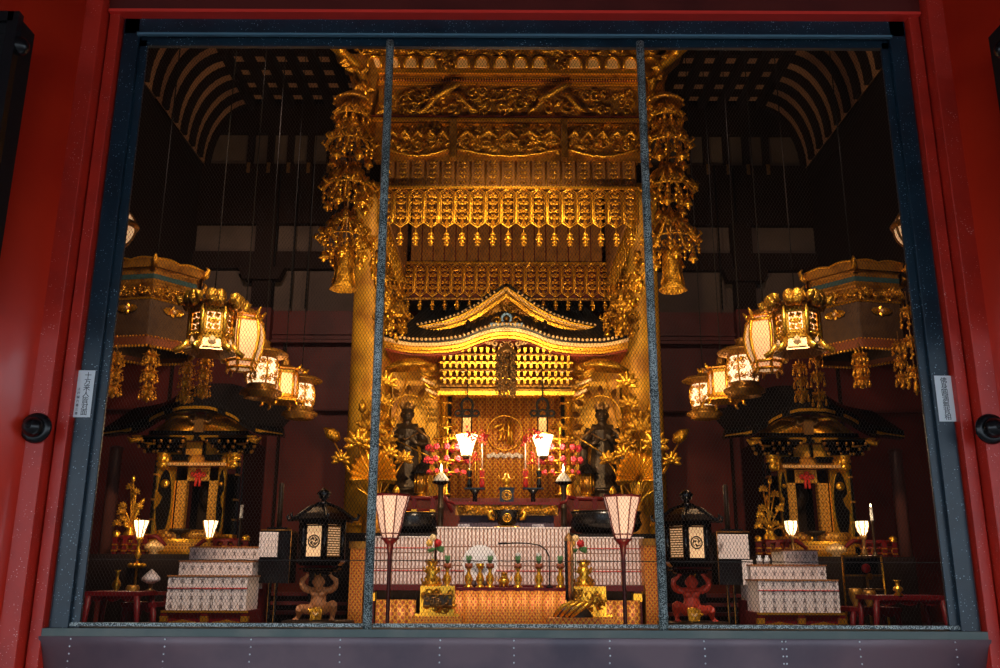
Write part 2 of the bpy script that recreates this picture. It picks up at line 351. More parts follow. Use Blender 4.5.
# black wire-fronted lantern boxes hanging on the pillars
for s, lb in ((-1, 'tall black wire-fronted plaque case on the left pillar'), (1, 'black wire-fronted plaque case cut off at the right pillar edge')):
    p0 = at(15, 12, 4.4) if s < 0 else at(1009, 15, 4.4); xe = p0.x; zt = p0.z
    wd = 1.2; h = zt-Z(245, 4.4)+.25; zb = zt-h
    t = thing('plaque_case', lb, 'plaque case', (xe+s*wd/2, 4.42, zb), 'wire-fronted plaque cases on the pillars')
    m = MB(); m.bx(-wd/2, wd/2, 0, .2, 0, h, BLKM)
    for i in range(26): m.bx(-wd/2, wd/2, -.006, 0, h*i/26, h*i/26+.004, BLKM)
    m.build('case', t)
    m = MB(); e = -s*wd/2
    for q in (e, -e): m.bx(q-.03, q+.03, -.03, .02, 0, h, BLK)
    m.bx(-wd/2, wd/2, -.03, .02, h-.06, h, BLK); m.bx(-wd/2, wd/2, -.03, .02, 0, .06, BLK); m.build('border', t)
    m = MB(); g = e*.80; m.bx(min(g, -g), max(g, -g), -.012, -.004, .12, h-.13, FR); m.build('panel', t)
    m = MB(); k = .011
    for q in (g, -g): m.bx(q-k, q+k, -.016, -.004, .12, h-.13, G)
    m.bx(min(g, -g), max(g, -g), -.016, -.004, h-.135, h-.12, G); m.build('gilt_line', t)
    m = MB(); m.ball((e*1.0-s*.03, .02, h-.19), (.055, .05, .055), BLK, 12, 8); m.build('knob', t)
    for q in (.7, .2):
        m = MB(); m.bx(-.2, .2, .2, .42, h*q, h*(q+.05), BLKM); m.build('bracket', t)
# ================================================================== ROOM SHELL
FZ = .85; YB = 15.0
m = MB(); m.bx(-9, 9, 5.6, YB+.3, FZ-.1, FZ, FLOORM); struct('floor', m)
m = MB(); m.bx(-9, 9, YB+.1, YB+.3, FZ, 12, DR); struct('wall_back', m)
for s, n in ((-1, 'wall_left'), (1, 'wall_right')):
    m = MB(); a, b = sorted((s*8.6, s*8.8)); m.bx(a, b, 5.4, YB+.3, FZ, 12, DR); struct(n, m)
m = MB(); m.bx(-9, -W-.4, 5.42, 5.5, 0, 12, DR); m.bx(W+.4, 9, 5.42, 5.5, 0, 12, DR); m.bx(-W-.4, W+.4, 5.42, 5.5, 5.3, 12, DR); struct('wall_window_side', m)
# ceiling boards over an open lattice of rafters
zc = Z(118, YB)+.0
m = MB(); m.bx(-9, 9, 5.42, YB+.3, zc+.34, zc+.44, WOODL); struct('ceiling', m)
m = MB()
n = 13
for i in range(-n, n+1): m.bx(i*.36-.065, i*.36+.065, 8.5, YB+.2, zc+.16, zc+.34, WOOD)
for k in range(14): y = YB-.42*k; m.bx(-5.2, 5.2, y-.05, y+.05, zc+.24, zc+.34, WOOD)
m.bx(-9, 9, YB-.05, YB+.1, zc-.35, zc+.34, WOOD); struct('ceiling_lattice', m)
# coved ribs at both sides
for s, n in ((-1, 'left'), (1, 'right')):
    m = MB(); x0 = 4.62; rx, rz = .72, 1.15; N = 10
    el = lambda j, e=0: (s*(x0+(rx+e)*sin(j*pi/2/N)), zc+.12+e-(rz+e)*(1-cos(j*pi/2/N)))
    for k in range(16):
        y = YB-.42*k-.1; m.prism([el(j) for j in range(N+1)]+[el(j, .06) for j in range(N, -1, -1)], y-.09, y+.08, WOOD)
    struct('ceiling_ribs_'+n, m)
    m = MB(); m.grid([[(el(j, .07)[0], y, el(j, .07)[1]) for j in range(N+1)] for y in (5.6, YB+.1)], WOODL); m.bx(s*(x0+rx+.12), s*(x0+rx+.5), 5.6, YB, zc-1.3, zc-1.0, WOOD)
    m.bx(s*(x0+rx+.14), s*(x0+rx+.2), 5.6, YB, 5.2, zc-1.3, WOOD); struct('ceiling_cove_'+n, m)
# back wall: clerestory strip, beams and plaster panels
def zz(py): return Z(py, YB)
m = MB(); m.bx(-9, 9, YB+.04, YB+.1, zz(168), zz(128), PLA); struct('wall_clerestory', m)
m = MB()
for i in range(-13, 14):
    x = i*.36+.05; m.bx(x-.055, x+.055, YB-.06, YB+.05, zz(172), zz(118), WOOD); m.bx(x-.03, x+.03, YB-.11, YB-.05, zz(176), zz(166), BRZL)
struct('wall_clerestory_posts', m)
m = MB(); m.bx(-9, 9, YB-.1, YB+.1, zz(226), zz(167), WOOD); struct('beam_upper', m)
m = MB(); m.bx(-9, 9, YB+.04, YB+.1, zz(254), zz(226), PLA); struct('wall_plaster_upper', m)
m = MB(); m.bx(-9, 9, YB-.1, YB+.1, zz(271), zz(254), WOOD); struct('beam_middle', m)
m = MB(); m.bx(-9, 9, YB+.04, YB+.1, zz(312), zz(271), PLA); struct('wall_plaster_lower', m)
m = MB(); m.bx(-9, 9, YB-.02, YB+.1, zz(312)-.5, zz(312), DR)
for py in (333, 341, 408): m.bx(-9, 9, YB-.06, YB, zz(py+3), zz(py), DR)
for i in range(-4, 5): m.bx(i*1.9-.02, i*1.9+.02, YB+.03, YB+.102, FZ, zz(341), WOOD)
struct('wall_wainscot', m)
for i, px in enumerate((262, 745)):
    m = MB(); x = X(px, 300, YB-.1); m.bx(x-.17, x+.17, YB-.2, YB+.1, zz(312), zz(226), WOOD); m.box((x, YB-.2, zz(279)), (.62, .2, .22), WOOD, tx=1.3); m.bx(x-.2, x+.2, YB-.22, YB+.1, FZ, zz(312), DR); struct('pillar_back', m)
# dark cords hanging in front of the plaster
hc = 0
for px in (272, 291, 306, 722, 741): 
    m = MB(); x = X(px, 240, YB-.4); m.tube([(0, 0, zz(170)-3.0-zz(312)+3.0), (.01, 0, (zz(170)-zz(312))/2), (0, 0, 0)], .014, BLKM, 5)
    o = m.build('hanging_rope'); o.location = (x, YB-.16, zz(312)); tag(o, 'thin dark rope hanging before the plaster wall', 'rope', 'ropes before the back wall')
# slim red posts beside the side shrines
for s, n in ((-1, 'left'), (1, 'right')):
    m = MB(); m.lathe([(.085, FZ), (.085, Z(452, 12.6)), (.1, Z(452, 12.6)+.03), (.06, Z(452, 12.6)+.06)], mat('grey_lit_red_wood_'+n, (.16, .06, .05), .35), (s*5.45, 12.6, 0), 20); struct('pillar_slim_'+n, m)  # grey light on the red posts mixed into the wood colour
# great gilt columns and gilt wall behind them
for s, n in ((-1, 'left'), (1, 'right')):
    m = MB(); m.lathe([(.30, FZ), (.30, 6.9), (.34, 7.0), (.34, 7.3)], GW, (s*1.98, 12.9, 0), 40)
    for z in (2.2,): m.lathe([(.312, z), (.312, z+.05)], G, (s*1.98, 12.9, 0), 40)
    struct('pillar_gilt_'+n, m)
m = MB(); m.bx(-1.8, 1.8, 13.75, 13.85, FZ, 5.2, GW); struct('wall_gilt', m)
# ================================================================== WORLD AND LIGHT
w = bpy.data.worlds.new('world'); SC.world = w; w.use_nodes = True; nt = w.node_tree; bg = nt.nodes['Background']
bg.inputs['Color'].default_value = (.72, .86, 1, 1); bg.inputs['Strength'].default_value = 2.7
def light(kind, loc, tgt, energy, col, size=.3, spot=60, blend=.6):
    ld = bpy.data.lights.new('lamp', kind); ld.energy = energy; ld.color = col
    if kind == 'AREA': ld.size = size
    else: ld.shadow_soft_size = size
    if kind == 'SPOT': ld.spot_size = radians(spot); ld.spot_blend = blend
    o = bpy.data.objects.new('added_light', ld); COL.objects.link(o); o.location = loc  # added light, drawn without a fixture
    if tgt: o.rotation_euler = (Vector(tgt)-Vector(loc)).to_track_quat('-Z', 'Y').to_euler()
    return o
WC = (1, .60, .26)
# ================================================================== GREAT GOLD CANOPY
YF = 9.5; zf = lambda py: Z(py, YF)
cz = zf(47)
t = thing('altar_canopy', 'great square gold canopy with carved friezes and rows of openwork plaques, hung over the altar', 'canopy', (0, YF, 0))
HW = 1.70; DP = 2.75
# cornice with arches
m = MB(); m.bx(-1.95, 1.95, -.12, DP+.1, zf(60), zf(44)+.25, GC); carve(m, -1.93, 1.93, zf(61), zf(46)+.1, -.13, GC, 190, .05, .11)
m.build('crest', t)
m = MB(); z0, z1 = zf(74), zf(61); h = z1-z0; m.bx(-1.8, 1.8, -.10, .1, z0, z1, GD); m.build('arcade', t)
apx = [394, 412, 430, 463, 482, 501, 520, 539, 574, 592, 611, 629, 376, 648]
for px in apx:
    x = X(px, 67, YF); m = MB(); r = h*.36; a = [(x+r*cos(k*pi/10), z0+h*.42+r*sin(k*pi/10)) for k in range(11)]
    m.prism([(x+r, z0+.02)]+a+[(x-r, z0+.02)], -.115, -.10, GP)  # pale gold face stands for the pinkish light on the arches
    m.tube([(x+r*1.25, -.125, z0+.01)]+[(x+r*1.25*cos(k*pi/10), -.125, z0+h*.42+r*1.25*sin(k*pi/10)) for k in range(11)]+[(x-r*1.25, -.125, z0+.01)], .018, G, 5); m.build('arch', t)
for px in (447, 557):
    m = MB(); x = X(px, 67, YF); carve(m, x-.14, x+.14, z0, z1, -.11, GC, 14, .03, .06); m.build('arcade_carving', t)
m = MB()
for a, b, d, mt in ((74, 77.5, -.10, G), (77.5, 81, -.07, GD), (81, 83, -.05, DR), (83, 86, -.03, G), (86, 88.5, -.02, GD)): m.bx(-HW, HW, d, DP-d, zf(b), zf(a), mt)
for i in range(110): m.bx(-HW+i*2*HW/110, -HW+(i+.5)*2*HW/110, -.065, -.05, zf(83), zf(81), G)
m.build('cornice_moulding', t)
# first frieze
m = MB(); m.bx(-1.52, 1.52, .0, .05, zf(118), zf(88), GD); carve(m, -1.48, 1.48, zf(116), zf(89), 0, GC, 150, .05, .10)
for cx in (X(449, 100, YF), X(557, 100, YF)):
    for s in (-1, 1):
        m.tube([(cx+s*.04, -.06, zf(96)), (cx+s*.12, -.09, zf(99)), (cx+s*.26, -.06, zf(111)), (cx+s*.34, -.05, zf(114))], [.02, .03, .026, .012], GC, 6)
    m.tube([(cx-.22, -.1, zf(104)), (cx-.05, -.13, zf(98)), (cx+.1, -.13, zf(90)), (cx+.16, -.1, zf(88))], [.02, .045, .035, .015], GC, 7)
m.build('upper_frieze', t)
m = MB(); m.bx(-1.6, 1.6, -.04, .05, zf(120), zf(117.5), DR); m.bx(-1.66, 1.66, -.05, .0, zf(122.5), zf(120), G); m.build('middle_moulding', t)
# second frieze, three panels with wavy lower edges
m = MB(); m.bx(-1.55, 1.55, 0.02, .06, zf(160), zf(122), GD); m.build('frieze_back', t)
pn = [(387, 450), (457, 561), (567, 637)]
for a, b in pn:
    x0, x1 = X(a, 140, YF), X(b, 140, YF); m = MB(); w = x1-x0
    low = [(x0+w*k/14, zf(150+7*abs(sin(pi*k/14))*(1+.15*(k % 2)))) for k in range(15)]
    m.prism([(x0, zf(124)), (x1, zf(124))]+low[::-1], -.01, .02, GC)
    carve(m, x0+.02, x1-.02, zf(152), zf(125), -.01, GC, int(95*w/1.1), .045, .09)
    m.tube([(x, -.04, z) for x, z in low], .014, G, 5)
    for k in range(5):
        q = (k+.5)/5; m.tube([(x0+w*(q-.09), -.07, zf(139+R.random()*3)), (x0+w*q, -.12, zf(136)), (x0+w*(q+.09), -.07, zf(140+R.random()*3))], [.012, .035, .012], GC, 6)
    m.build('lower_frieze', t)
for a, b in ((450, 457), (561, 567)): m = MB(); m.bx(X(a, 140, YF), X(b, 140, YF), -.08, .02, zf(160), zf(122), GD); m.build('frieze_post', t)
# inner fabric boards under the canopy on the far and lateral sides
zb = Z(229, YF); za = zf(92)
m = MB()
n = 17; 
for i in range(n): m.bx(-1.38+i*2.76/n+.008, -1.38+(i+1)*2.76/n-.008, DP-.02, DP+.0, Z(266, YF+DP), za, BRN)
m.bx(-1.38, 1.38, DP, DP+.03, Z(300, YF+DP), za, DR); m.build('rear_boards', t)
for s in (-1, 1):
    m = MB(); m.bx(s*1.44-.01, s*1.44+.01, .1, DP, zb+.35, za, BRN); m.build('lateral_boards', t)
m = MB(); m.bx(-1.5, 1.5, .06, DP, za-.02, za+.04, DR); m.build('soffit', t)
m = MB(); m.bx(-1.4, 1.4, .07, .09, zf(192), zf(140), BRN); m.build('front_backing', t)
def plaque(w, h, mt, rows=3, dense=1):
    """hexagonal openwork plaque hung from its top edge, origin at top centre"""
    m = MB(); a = w/2*.94; e = w*.42; P = [(-a, -e*.8), (0, 0), (a, -e*.8), (a, -h+e*.75), (0, -h), (-a, -h+e*.75)]
    m.tube([(p[0], 0, p[1]) for p in P], w*.055, mt, 4, closed=True)
    Q = [(x*.78, z*.92-h*.04) for x, z in P]; m.tube([(p[0], 0, p[1]) for p in Q], w*.03, mt, 4, closed=True)
    for k in range(rows):
        z = -e*.9-(h-e*1.75)*(k+.5)/rows; hh = (h-e*1.75)/rows
        for s in (-1, 1):
            m.scroll((s*w*.19, 0, z+hh*.1), w*.17, mt, w*.045, 1.1, 0 if s > 0 else pi, s*(1 if k % 2 else -1), 4, 8, 0, .3)
            m.leaf((0, -.004, z-hh*.1), w*.34, pi/2-s*1.0+(0 if k % 2 else 0), mt, .45, 0, .3)
            m.leaf((s*w*.08, -.004, z+hh*.3), w*.26, pi/2+s*.9, mt, .5, 0, .3)
        m.ball((0, -.005, z), w*.09, mt, 6, 4)
    m.leaf((0, -.004, -h+e*.1), w*.5, pi/2, mt, .55, 0, .3)
    return m
px0, px1 = 388.5, 637.5; n = 16; sp = (X(px1, 210, YF)-X(px0, 210, YF))/16.3; hh = zf(189)-zf(228.5)
pk = plaque(sp, hh, G, 4).build('openwork_plaque', t)
# upper tapestry strip with scroll
m = MB(); hs = zf(153)-zf(191); wb = sp*.46
m.bx(-wb, wb, .01, .03, -hs*.98, 0, BRN); m.tube([(-wb, 0, 0), (-wb, 0, -hs*.9), (0, 0, -hs), (wb, 0, -hs*.9), (wb, 0, 0)], sp*.035, GD, 4)
for k in range(7):
    for s in (-1, 1): m.scroll((s*sp*.14, 0, -hs*(k+.6)/7.6), sp*.13, GC, sp*.04, 1.1, 0 if s > 0 else pi, s*(-1)**k, 4, 7); m.leaf((0, 0, -hs*(k+.9)/7.6), sp*.24, pi/2+s*.8, GC, .5)
sk = m.build('scrollwork_strip', t)
# small pendant jewel
m = MB(); hp = zf(231)-zf(248)
m.tube([(0, 0, 0), (0, 0, -hp*.3)], .005, G, 4)
for k, (q, r) in enumerate(((.3, .022), (.52, .036), (.76, .024))):
    m.ball((0, 0, -hp*q), (r, r*.6, r*.8), G, 7, 4)
    for s in (-1, 1): m.leaf((s*.008, 0, -hp*q), r*1.25, -pi/2+s*.9, G, .6)
m.lathe([(.012, -hp*.78), (.026, -hp*.95), (.028, -hp), (.01, -hp)], G, seg=8); jk = m.build('jewel_pendant', t)
def cp(o, x, y, z, par, rz=0, sc=None):
    c = o.copy(); COL.objects.link(c); c.parent = par; c.location = (x, y, z); c.rotation_euler = (0, 0, rz)
    if sc: c.scale = sc
    return c
x00 = -1.405+.02
first = True
for i in range(17):
    x = (i-8)*sp + .0
    for o, z, y in ((pk, zf(189), -.03), (sk, zf(153), .03), (jk, zf(229.5), -.03)):
        if i == 0: o.location = (x, y, z)
        else: cp(o, x, y, z, t)
m = MB(); m.bx(-8.6*sp, 8.6*sp, -.05, -.02, zf(190), zf(188), G)
m.build('plaque_rail', t)
# rear row, seen beyond
YR = YF+DP; zr = lambda py: Z(py, YR); hr = zr(264)-zr(298); spr = (X(606, 280, YR)-X(411, 280, YR))/16
for i in range(17): 
    cp(pk, (i-8)*spr, DP-.06, zr(264), t, 0, (spr/sp, 1, hr/hh)); 
    if i not in (6, 7, 8, 9, 10): cp(jk, (i-8)*spr, DP-.06, zr(299), t, 0, (.8, .8, .9))
m = MB(); m.bx(-8.6*spr, 8.6*spr, DP-.05, DP-.03, zr(265), zr(263), G); m.bx(-8.6*spr, 8.6*spr, DP-.05, DP-.03, zr(301), zr(299), GD); m.build('rear_rail', t)
for s in (-1, 1):
    for i in range(12): cp(pk, s*1.47, .2+i*DP/12, zf(229)+hr, t, pi/2, (.8, 1, hr/hh))
# flared corner brackets
for s in (-1, 1):
    m = MB()
    P = [(s*1.60, zf(118)), (s*1.52, zf(80)), (s*1.60, zf(62)), (s*2.0, zf(44)+.1), (s*2.05, zf(58)), (s*1.78, zf(78)), (s*1.68, zf(96)), (s*1.66, zf(118))]
    m.prism(P, -.12, .12, GD); 
    m.tube([(s*1.63, -.16, zf(118)), (s*1.66, -.17, zf(90)), (s*1.75, -.2, zf(76)), (s*2.02, -.28, zf(60)), (s*2.12, -.3, zf(48))], [.03, .05, .06, .06, .08], G, 8)
    for k in range(18):
        q = k/17; m.leaf((s*(1.62+.45*q**2), -.2-.1*q, zf(118-68*q)), .14, R.uniform(0, 6), GC, .6)
    for k in range(3): m.ball((s*(1.93+.07*k), -.32, zf(66-8*k)), (.06, .05, .05), G, 8, 5)
    m.build('corner_bracket', t)
# corner ornaments: umbrella disc, jewelled tiers, bell tube
def corner_pendant(name, label, loc, zt, zbt, wid, disc=True, bell=True, mt=G, tiers=((.3, .9, .14),), seed=1):
    rr = random.Random(seed); H = zt-zbt
    t = thing(name, label, 'hanging ornament', (loc[0], loc[1], zt), 'jewelled hangings at the canopy corners')
    m = MB(); m.tube([(0, 0, .35), (0, 0, -H*.8)], .014, BRZL, 6); m.build('rod', t)
    if disc:
        m = MB(); m.lathe([(.02, .03), (.10, .02), (wid*.36, -.07), (wid*.37, -.09), (wid*.30, -.085), (.05, -.02), (.02, -.02)], GD, seg=28)
        for k in range(12): a = k*pi/6; m.ball((wid*.36*cos(a), wid*.36*sin(a), -.09), .018, G, 6, 4)
        m.build('umbrella_disc', t)
    for ti, (q, ws, th) in enumerate(tiers):
        m = MB(); z = -H*q; hw = wid/2*ws; th = H*th   # rim height, rim radius, cone height
        K = 10
        for k in range(K):
            a = k*2*pi/K+rr.random()*.2; ca, sa = cos(a), sin(a)
            m.tube([(0, 0, z+th), (hw*.22*ca, hw*.22*sa, z+th*.9), (hw*.62*ca, hw*.62*sa, z+th*.4), (hw*.95*ca, hw*.95*sa, z), (hw*1.1*ca, hw*1.1*sa, z+th*.1), (hw*1.02*ca, hw*1.02*sa, z+th*.22)], [.012, .02, .024, .024, .014, .008], mt, 5)
        m.tube([(hw*.92*cos(k*pi/12), hw*.92*sin(k*pi/12), z) for k in range(24)], .012, mt, 5, closed=True)
        for k in range(84):
            a = rr.uniform(0, 6.28); q2 = rr.random()**.7; rad = hw*(.15+.85*q2)
            m.T = Matrix.Translation((rad*cos(a), rad*sin(a), z+th*(1-q2)+.02)) @ Matrix.Rotation(a+pi/2, 4, 'Z') @ Matrix.Rotation(-.5, 4, 'X')
            if k % 3: m.leaf((0, 0, 0), rr.uniform(.07, .12), rr.uniform(0, 6.2), mt, .5)
            else: m.scroll((0, 0, 0), .045, mt, .012, 1.2, rr.uniform(0, 6))
            m.T = None
        m.build('tier_crown', t)
        m = MB()
        for k in range(14):
            a = k*2*pi/14; rd = hw*rr.uniform(.45, .95); x, y = rd*cos(a), rd*sin(a); L = th*(1.15-.75*rd/hw)*rr.uniform(.8, 1.15)
            m.tube([(x, y, z+.02), (x, y, z-L)], .005, mt, 3)
            for j in range(3): m.ball((x, y, z-L*(j+.7)/3.2), (.018+.006*(j % 2),)*3, G, 6, 4)
            m.T = Matrix.Translation((x, y, z-L*.5)) @ Matrix.Rotation(a+pi/2, 4, 'Z'); m.leaf((0, 0, 0), .08, -pi/2+rr.uniform(-.6, .6), mt, .7); m.T = None
        m.build('jewel_net', t)
        for k in range(5):
            a = k*2*pi/5+.3*ti-1.2; m = MB(); rd = hw*(.72); x, y = rd*cos(a), rd*sin(a); L = th*(.42)
            m.lathe([(.01, 0), (.03, -.015), (.042, -.055), (.055, -.08), (.045, -.085), (.018, -.09), (.02, -.115), (.005, -.125)], G, (x, y, z-L), 10)
            m.tube([(x, y, z), (x, y, z-L)], .006, mt, 4); m.build('bell', t)
    if bell:
        m = MB(); z = -H*.80; L = H*.2
        m.lathe([(.02, z+.05), (.085, z), (.10, z-L*.2), (.095, z-L*.6), (.115, z-L*.85), (.15, z-L*1.0), (.14, z-L*1.0), (.09, z-L*.8), (.01, z-L*.7)], mt, seg=20, lobes=6, amp=.05)
        for k in range(6):
            a = k*pi/3; m.tube([(.1*cos(a), .1*sin(a), z-L*.3), (.10*cos(a), .10*sin(a), z-L*.6), (.125*cos(a), .125*sin(a), z-L*.85)], .01, mt, 4)
        m.build('bell_tube', t)
    return t
Yp = 9.25
for s, l in ((-1, 'large gold jewelled hanging with umbrella disc and bell tube, near the tan demon lantern'), (1, 'large gold jewelled hanging with umbrella disc and bell tube, near the red demon lantern')):
    pxx = 350 if s < 0 else 670; xx = (X(670, 200, Yp)-X(349, 200, Yp))/2
    corner_pendant('corner_hanging', l, (s*xx, Yp, 0), Z(97, Yp), Z(290, Yp), .60, mt=GC, seed=3, tiers=((.125, .72, .07), (.27, .98, .13), (.50, 1.02, .14), (.76, 1.06, .15)))
for s, l in ((-1, 'gold jewelled rear hanging beside the shrine roof, over the dark guardian with bare scarf'), (1, 'gold jewelled rear hanging beside the shrine roof, over the dark guardian with flared crown')):
    xx = (X(622, 300, 12.0)-X(397, 300, 12.0))/2
    corner_pendant('corner_hanging', l, (s*xx, 11.9, 0), Z(232, 11.9), Z(350, 11.9), .52, disc=False, bell=False, mt=GC, seed=5+s, tiers=((.2, .5, .12), (.45, .7, .14), (.75, 1.0, .2)))
    m = MB(); x0 = s*1.42; 
# gold sloping garlands from the canopy's near corners to the rear ones
for s, l in ((-1, 'gold garland sloping along the canopy side above the tan demon lantern'), (1, 'gold garland sloping along the canopy side above the red demon lantern')):
    m = MB(); xx = 1.50
    pts = [(s*(xx+.03*sin(k)), YF+.25+k*DP/12, Z(236, YF)-.1-.18*sin(pi*k/12)) for k in range(13)]
    m.tube(pts, .03, GC, 6)
    for p in pts:
        for k in range(7):
            m.T = Matrix.Translation((p[0]+R.uniform(-.05, .05), p[1]+R.uniform(-.1, .1), p[2]-R.uniform(0, .35))) @ Matrix.Rotation(R.uniform(0, 6), 4, 'Z'); m.leaf((0, 0, 0), .13, R.uniform(0, 6), GC, .55); m.ball((0, 0, 0), .028, G, 6, 4); m.T = None
    o = m.build('side_garland'); tag(o, l, 'garland', 'garlands along the canopy sides')
ZD = Z(526, 10.55)-.09
# ================================================================== MAIN SHRINE
YS = 12.3; CX0 = 504.5
def dx(d, py, Y): return d*mpp(py, Y)
t = thing('main_shrine', 'large gilt shrine with undulating black tiled roof standing behind the altar', 'shrine', (0, YS, FZ))
def L(z): return z-FZ
def curve(pts, x):
    x = abs(x)
    for (a, b), (c, d) in zip(pts, pts[1:]):
        if x <= c: q = (x-a)/(c-a); q = q*q*(3-2*q) if False else q; return b+(d-b)*q
    return pts[-1][1]
prof = [(0, 326.3), (10, 326.8), (20, 329), (29, 332), (38, 336), (47, 338.8), (58, 340.6), (75, 341.8), (95, 341.6), (108, 339.6), (122, 336)]
YE = 11.85; NE = 60
def eave(k, dpy=0, Y=YE):
    d = -122+244*k/NE; return (dx(d, 340, YE), L(Z(curve(prof, d)+dpy, YE)))
def band(m, a, b, y0, y1, mt, sm=False):
    up = [eave(k, a) for k in range(NE+1)]; lo = [eave(k, b) for k in range(NE+1)]
    for k in range(NE): m.add([(up[k][0], y0, up[k][1]), (up[k+1][0], y0, up[k+1][1]), (lo[k+1][0], y0, lo[k+1][1]), (lo[k][0], y0, lo[k][1]), (up[k][0], y1, up[k][1]), (up[k+1][0], y1, up[k+1][1]), (lo[k+1][0], y1, lo[k+1][1]), (lo[k][0], y1, lo[k][1])],
        [(0, 1, 2, 3), (7, 6, 5, 4), (0, 4, 5, 1), (3, 2, 6, 7)], mt)
dy = YE-YS
m = MB(); band(m, -1.2, 1.5, dy-.03, dy+.1, BLK); m.build('eave_edge', t)
m = MB(); band(m, 1.5, 4.8, dy-.01, dy+.12, GP); m.build('pale_eave_board', t)
m = MB(); band(m, 4.8, 8.0, dy+.03, dy+.16, G); band(m, 8.0, 10.5, dy+.07, dy+.3, G); band(m, 10.5, 12, dy+.12, dy+.9, mat('eave_red', (.35, .05, .02), .5)); m.build('lower_eave_boards', t)
# roof slope of black tile rows
m = MB(); rows = []
for j in range(7):
    q = j/6; r = []
    for k in range(NE*2+1):
        kk = k/2; a = eave(kk); f = 1-q*.45; r.append((a[0]*f, dy+q*.95, a[1]+(.95*(q**1.15))*(1)+.012*(k % 2)))
    rows.append(r)
m.grid(rows, TILE, False); m.build('tiled_roof', t)
m = MB()
for k in range(0, 53):
    d = -110+220*k/52; x = dx(d, 340, YE); z = L(Z(curve(prof, d)-1.6, YE)); m.lathe([(.021, 0), (.021, .03), (.01, .032)], GP, (x, dy-.02, z), 8, tilt=Matrix.Rotation(pi/2, 3, 'X'))
m.build('tile_ends', t)
# upper gable
YG = 12.15; gy = YG-YS
gp = [(0, 288), (14, 297), (30, 308), (48, 317.5), (66, 323.5), (88, 328)]
for s in (-1, 1):
    m = MB(); N = 24; up = []; lo = []
    for k in range(N+1):
        d = 88*k/N; up.append((s*dx(d, 315, YG), L(Z(curve(gp, d)-1, YG)))); lo.append((s*dx(d*.86-4 if d > 5 else 0, 315, YG), L(Z(curve(gp, d)+6*(1-.6*k/N)+1.5, YG))))
    m.prism(up+lo[::-1], gy-.02, gy+.10, G)
    for o in (.3, .6):
        m.tube([(u[0]*(1-o)+l[0]*o, gy-.03, u[1]*(1-o)+l[1]*o) for u, l in zip(up, lo)], .014, GP if o < .4 else GD, 5)
    m.build('gable_board', t)
    m = MB(); m.grid([[(u[0], gy-.05, u[1]+.02) for u in up], [(u[0]*.95, gy+.5, u[1]+.35) for u in up]], TILE, False)
    m.tube([(u[0], gy-.05, u[1]+.025) for u in up], .02, BLK, 5); m.build('gable_roof', t)
    m = MB()
    for k in range(20):
        d = 12+76*k/19; m.ball((s*dx(d, 315, YG), gy-.06, L(Z(curve(gp, d)-2.4, YG))), (.019, .014, .019), GP, 7, 4)
    m.build('gable_tile_ends', t)
m = MB(); x = dx(60, 315, YG); m.prism([(-x, L(Z(325, YG))), (x, L(Z(325, YG))), (dx(28, 315, YG), L(Z(310, YG))), (0, L(Z(292, YG))), (-dx(28, 315, YG), L(Z(310, YG)))], gy+.06, gy+.09, GD)
carve(m, -x*.7, x*.7, L(Z(325, YG)), L(Z(313, YG)), gy+.05, GC, 60, .04, .08); carve(m, -x*.35, x*.35, L(Z(312, YG)), L(Z(300, YG)), gy+.05, GC, 26, .04, .07); m.build('gable_carving', t)
m = MB(); x = dx(16.5, 325, YE); m.bx(-x, x, dy-.02, dy+.1, L(Z(327, YE)), L(Z(323.4, YE)), BLUE); m.build('ridge_cap', t)
m = MB(); zc_ = L(Z(318, YE)); m.tube([(.065*cos(a*pi/8), dy+.02, zc_+.065*sin(a*pi/8)) for a in range(-2, 11)], .018, BLUE, 6); m.ball((0, dy+.02, zc_), (.03, .02, .03), GD); m.box((0, dy+.03, zc_-.09), (.2, .08, .06), GD, tx=.6)
for s in (-1, 1): m.scroll((s*.13, dy, zc_-.04), .07, GC, .02, 1.1, 0 if s > 0 else pi, s)
m.build('ridge_ornament', t)
# pendant carving under the crest of the eave
m = MB(); zc_ = L(Z(345, YE)); 
for s in (-1, 1):
    m.scroll((s*.06, dy+.0, zc_), .055, GP, .018, 1.1, pi/2, s); m.scroll((s*.15, dy+.0, zc_+.02), .05, GP, .015, 1.1, pi/2, -s); m.leaf((s*.16, dy, zc_+.03), .14, 0 if s > 0 else pi, GP, .4)
m.leaf((0, dy-.01, zc_+.05), .16, -pi/2, GP, .6); m.build('gable_pendant', t)
# side hanging bells under the upper gable
for s in (-1, 1):
    m = MB(); m.lathe([(.01, 0), (.035, -.03), (.04, -.1), (.055, -.13), (.01, -.13)], BRZ, (s*dx(38, 325, YG), gy-.1, L(Z(322, YG))), 10); m.build('wind_bell', t)
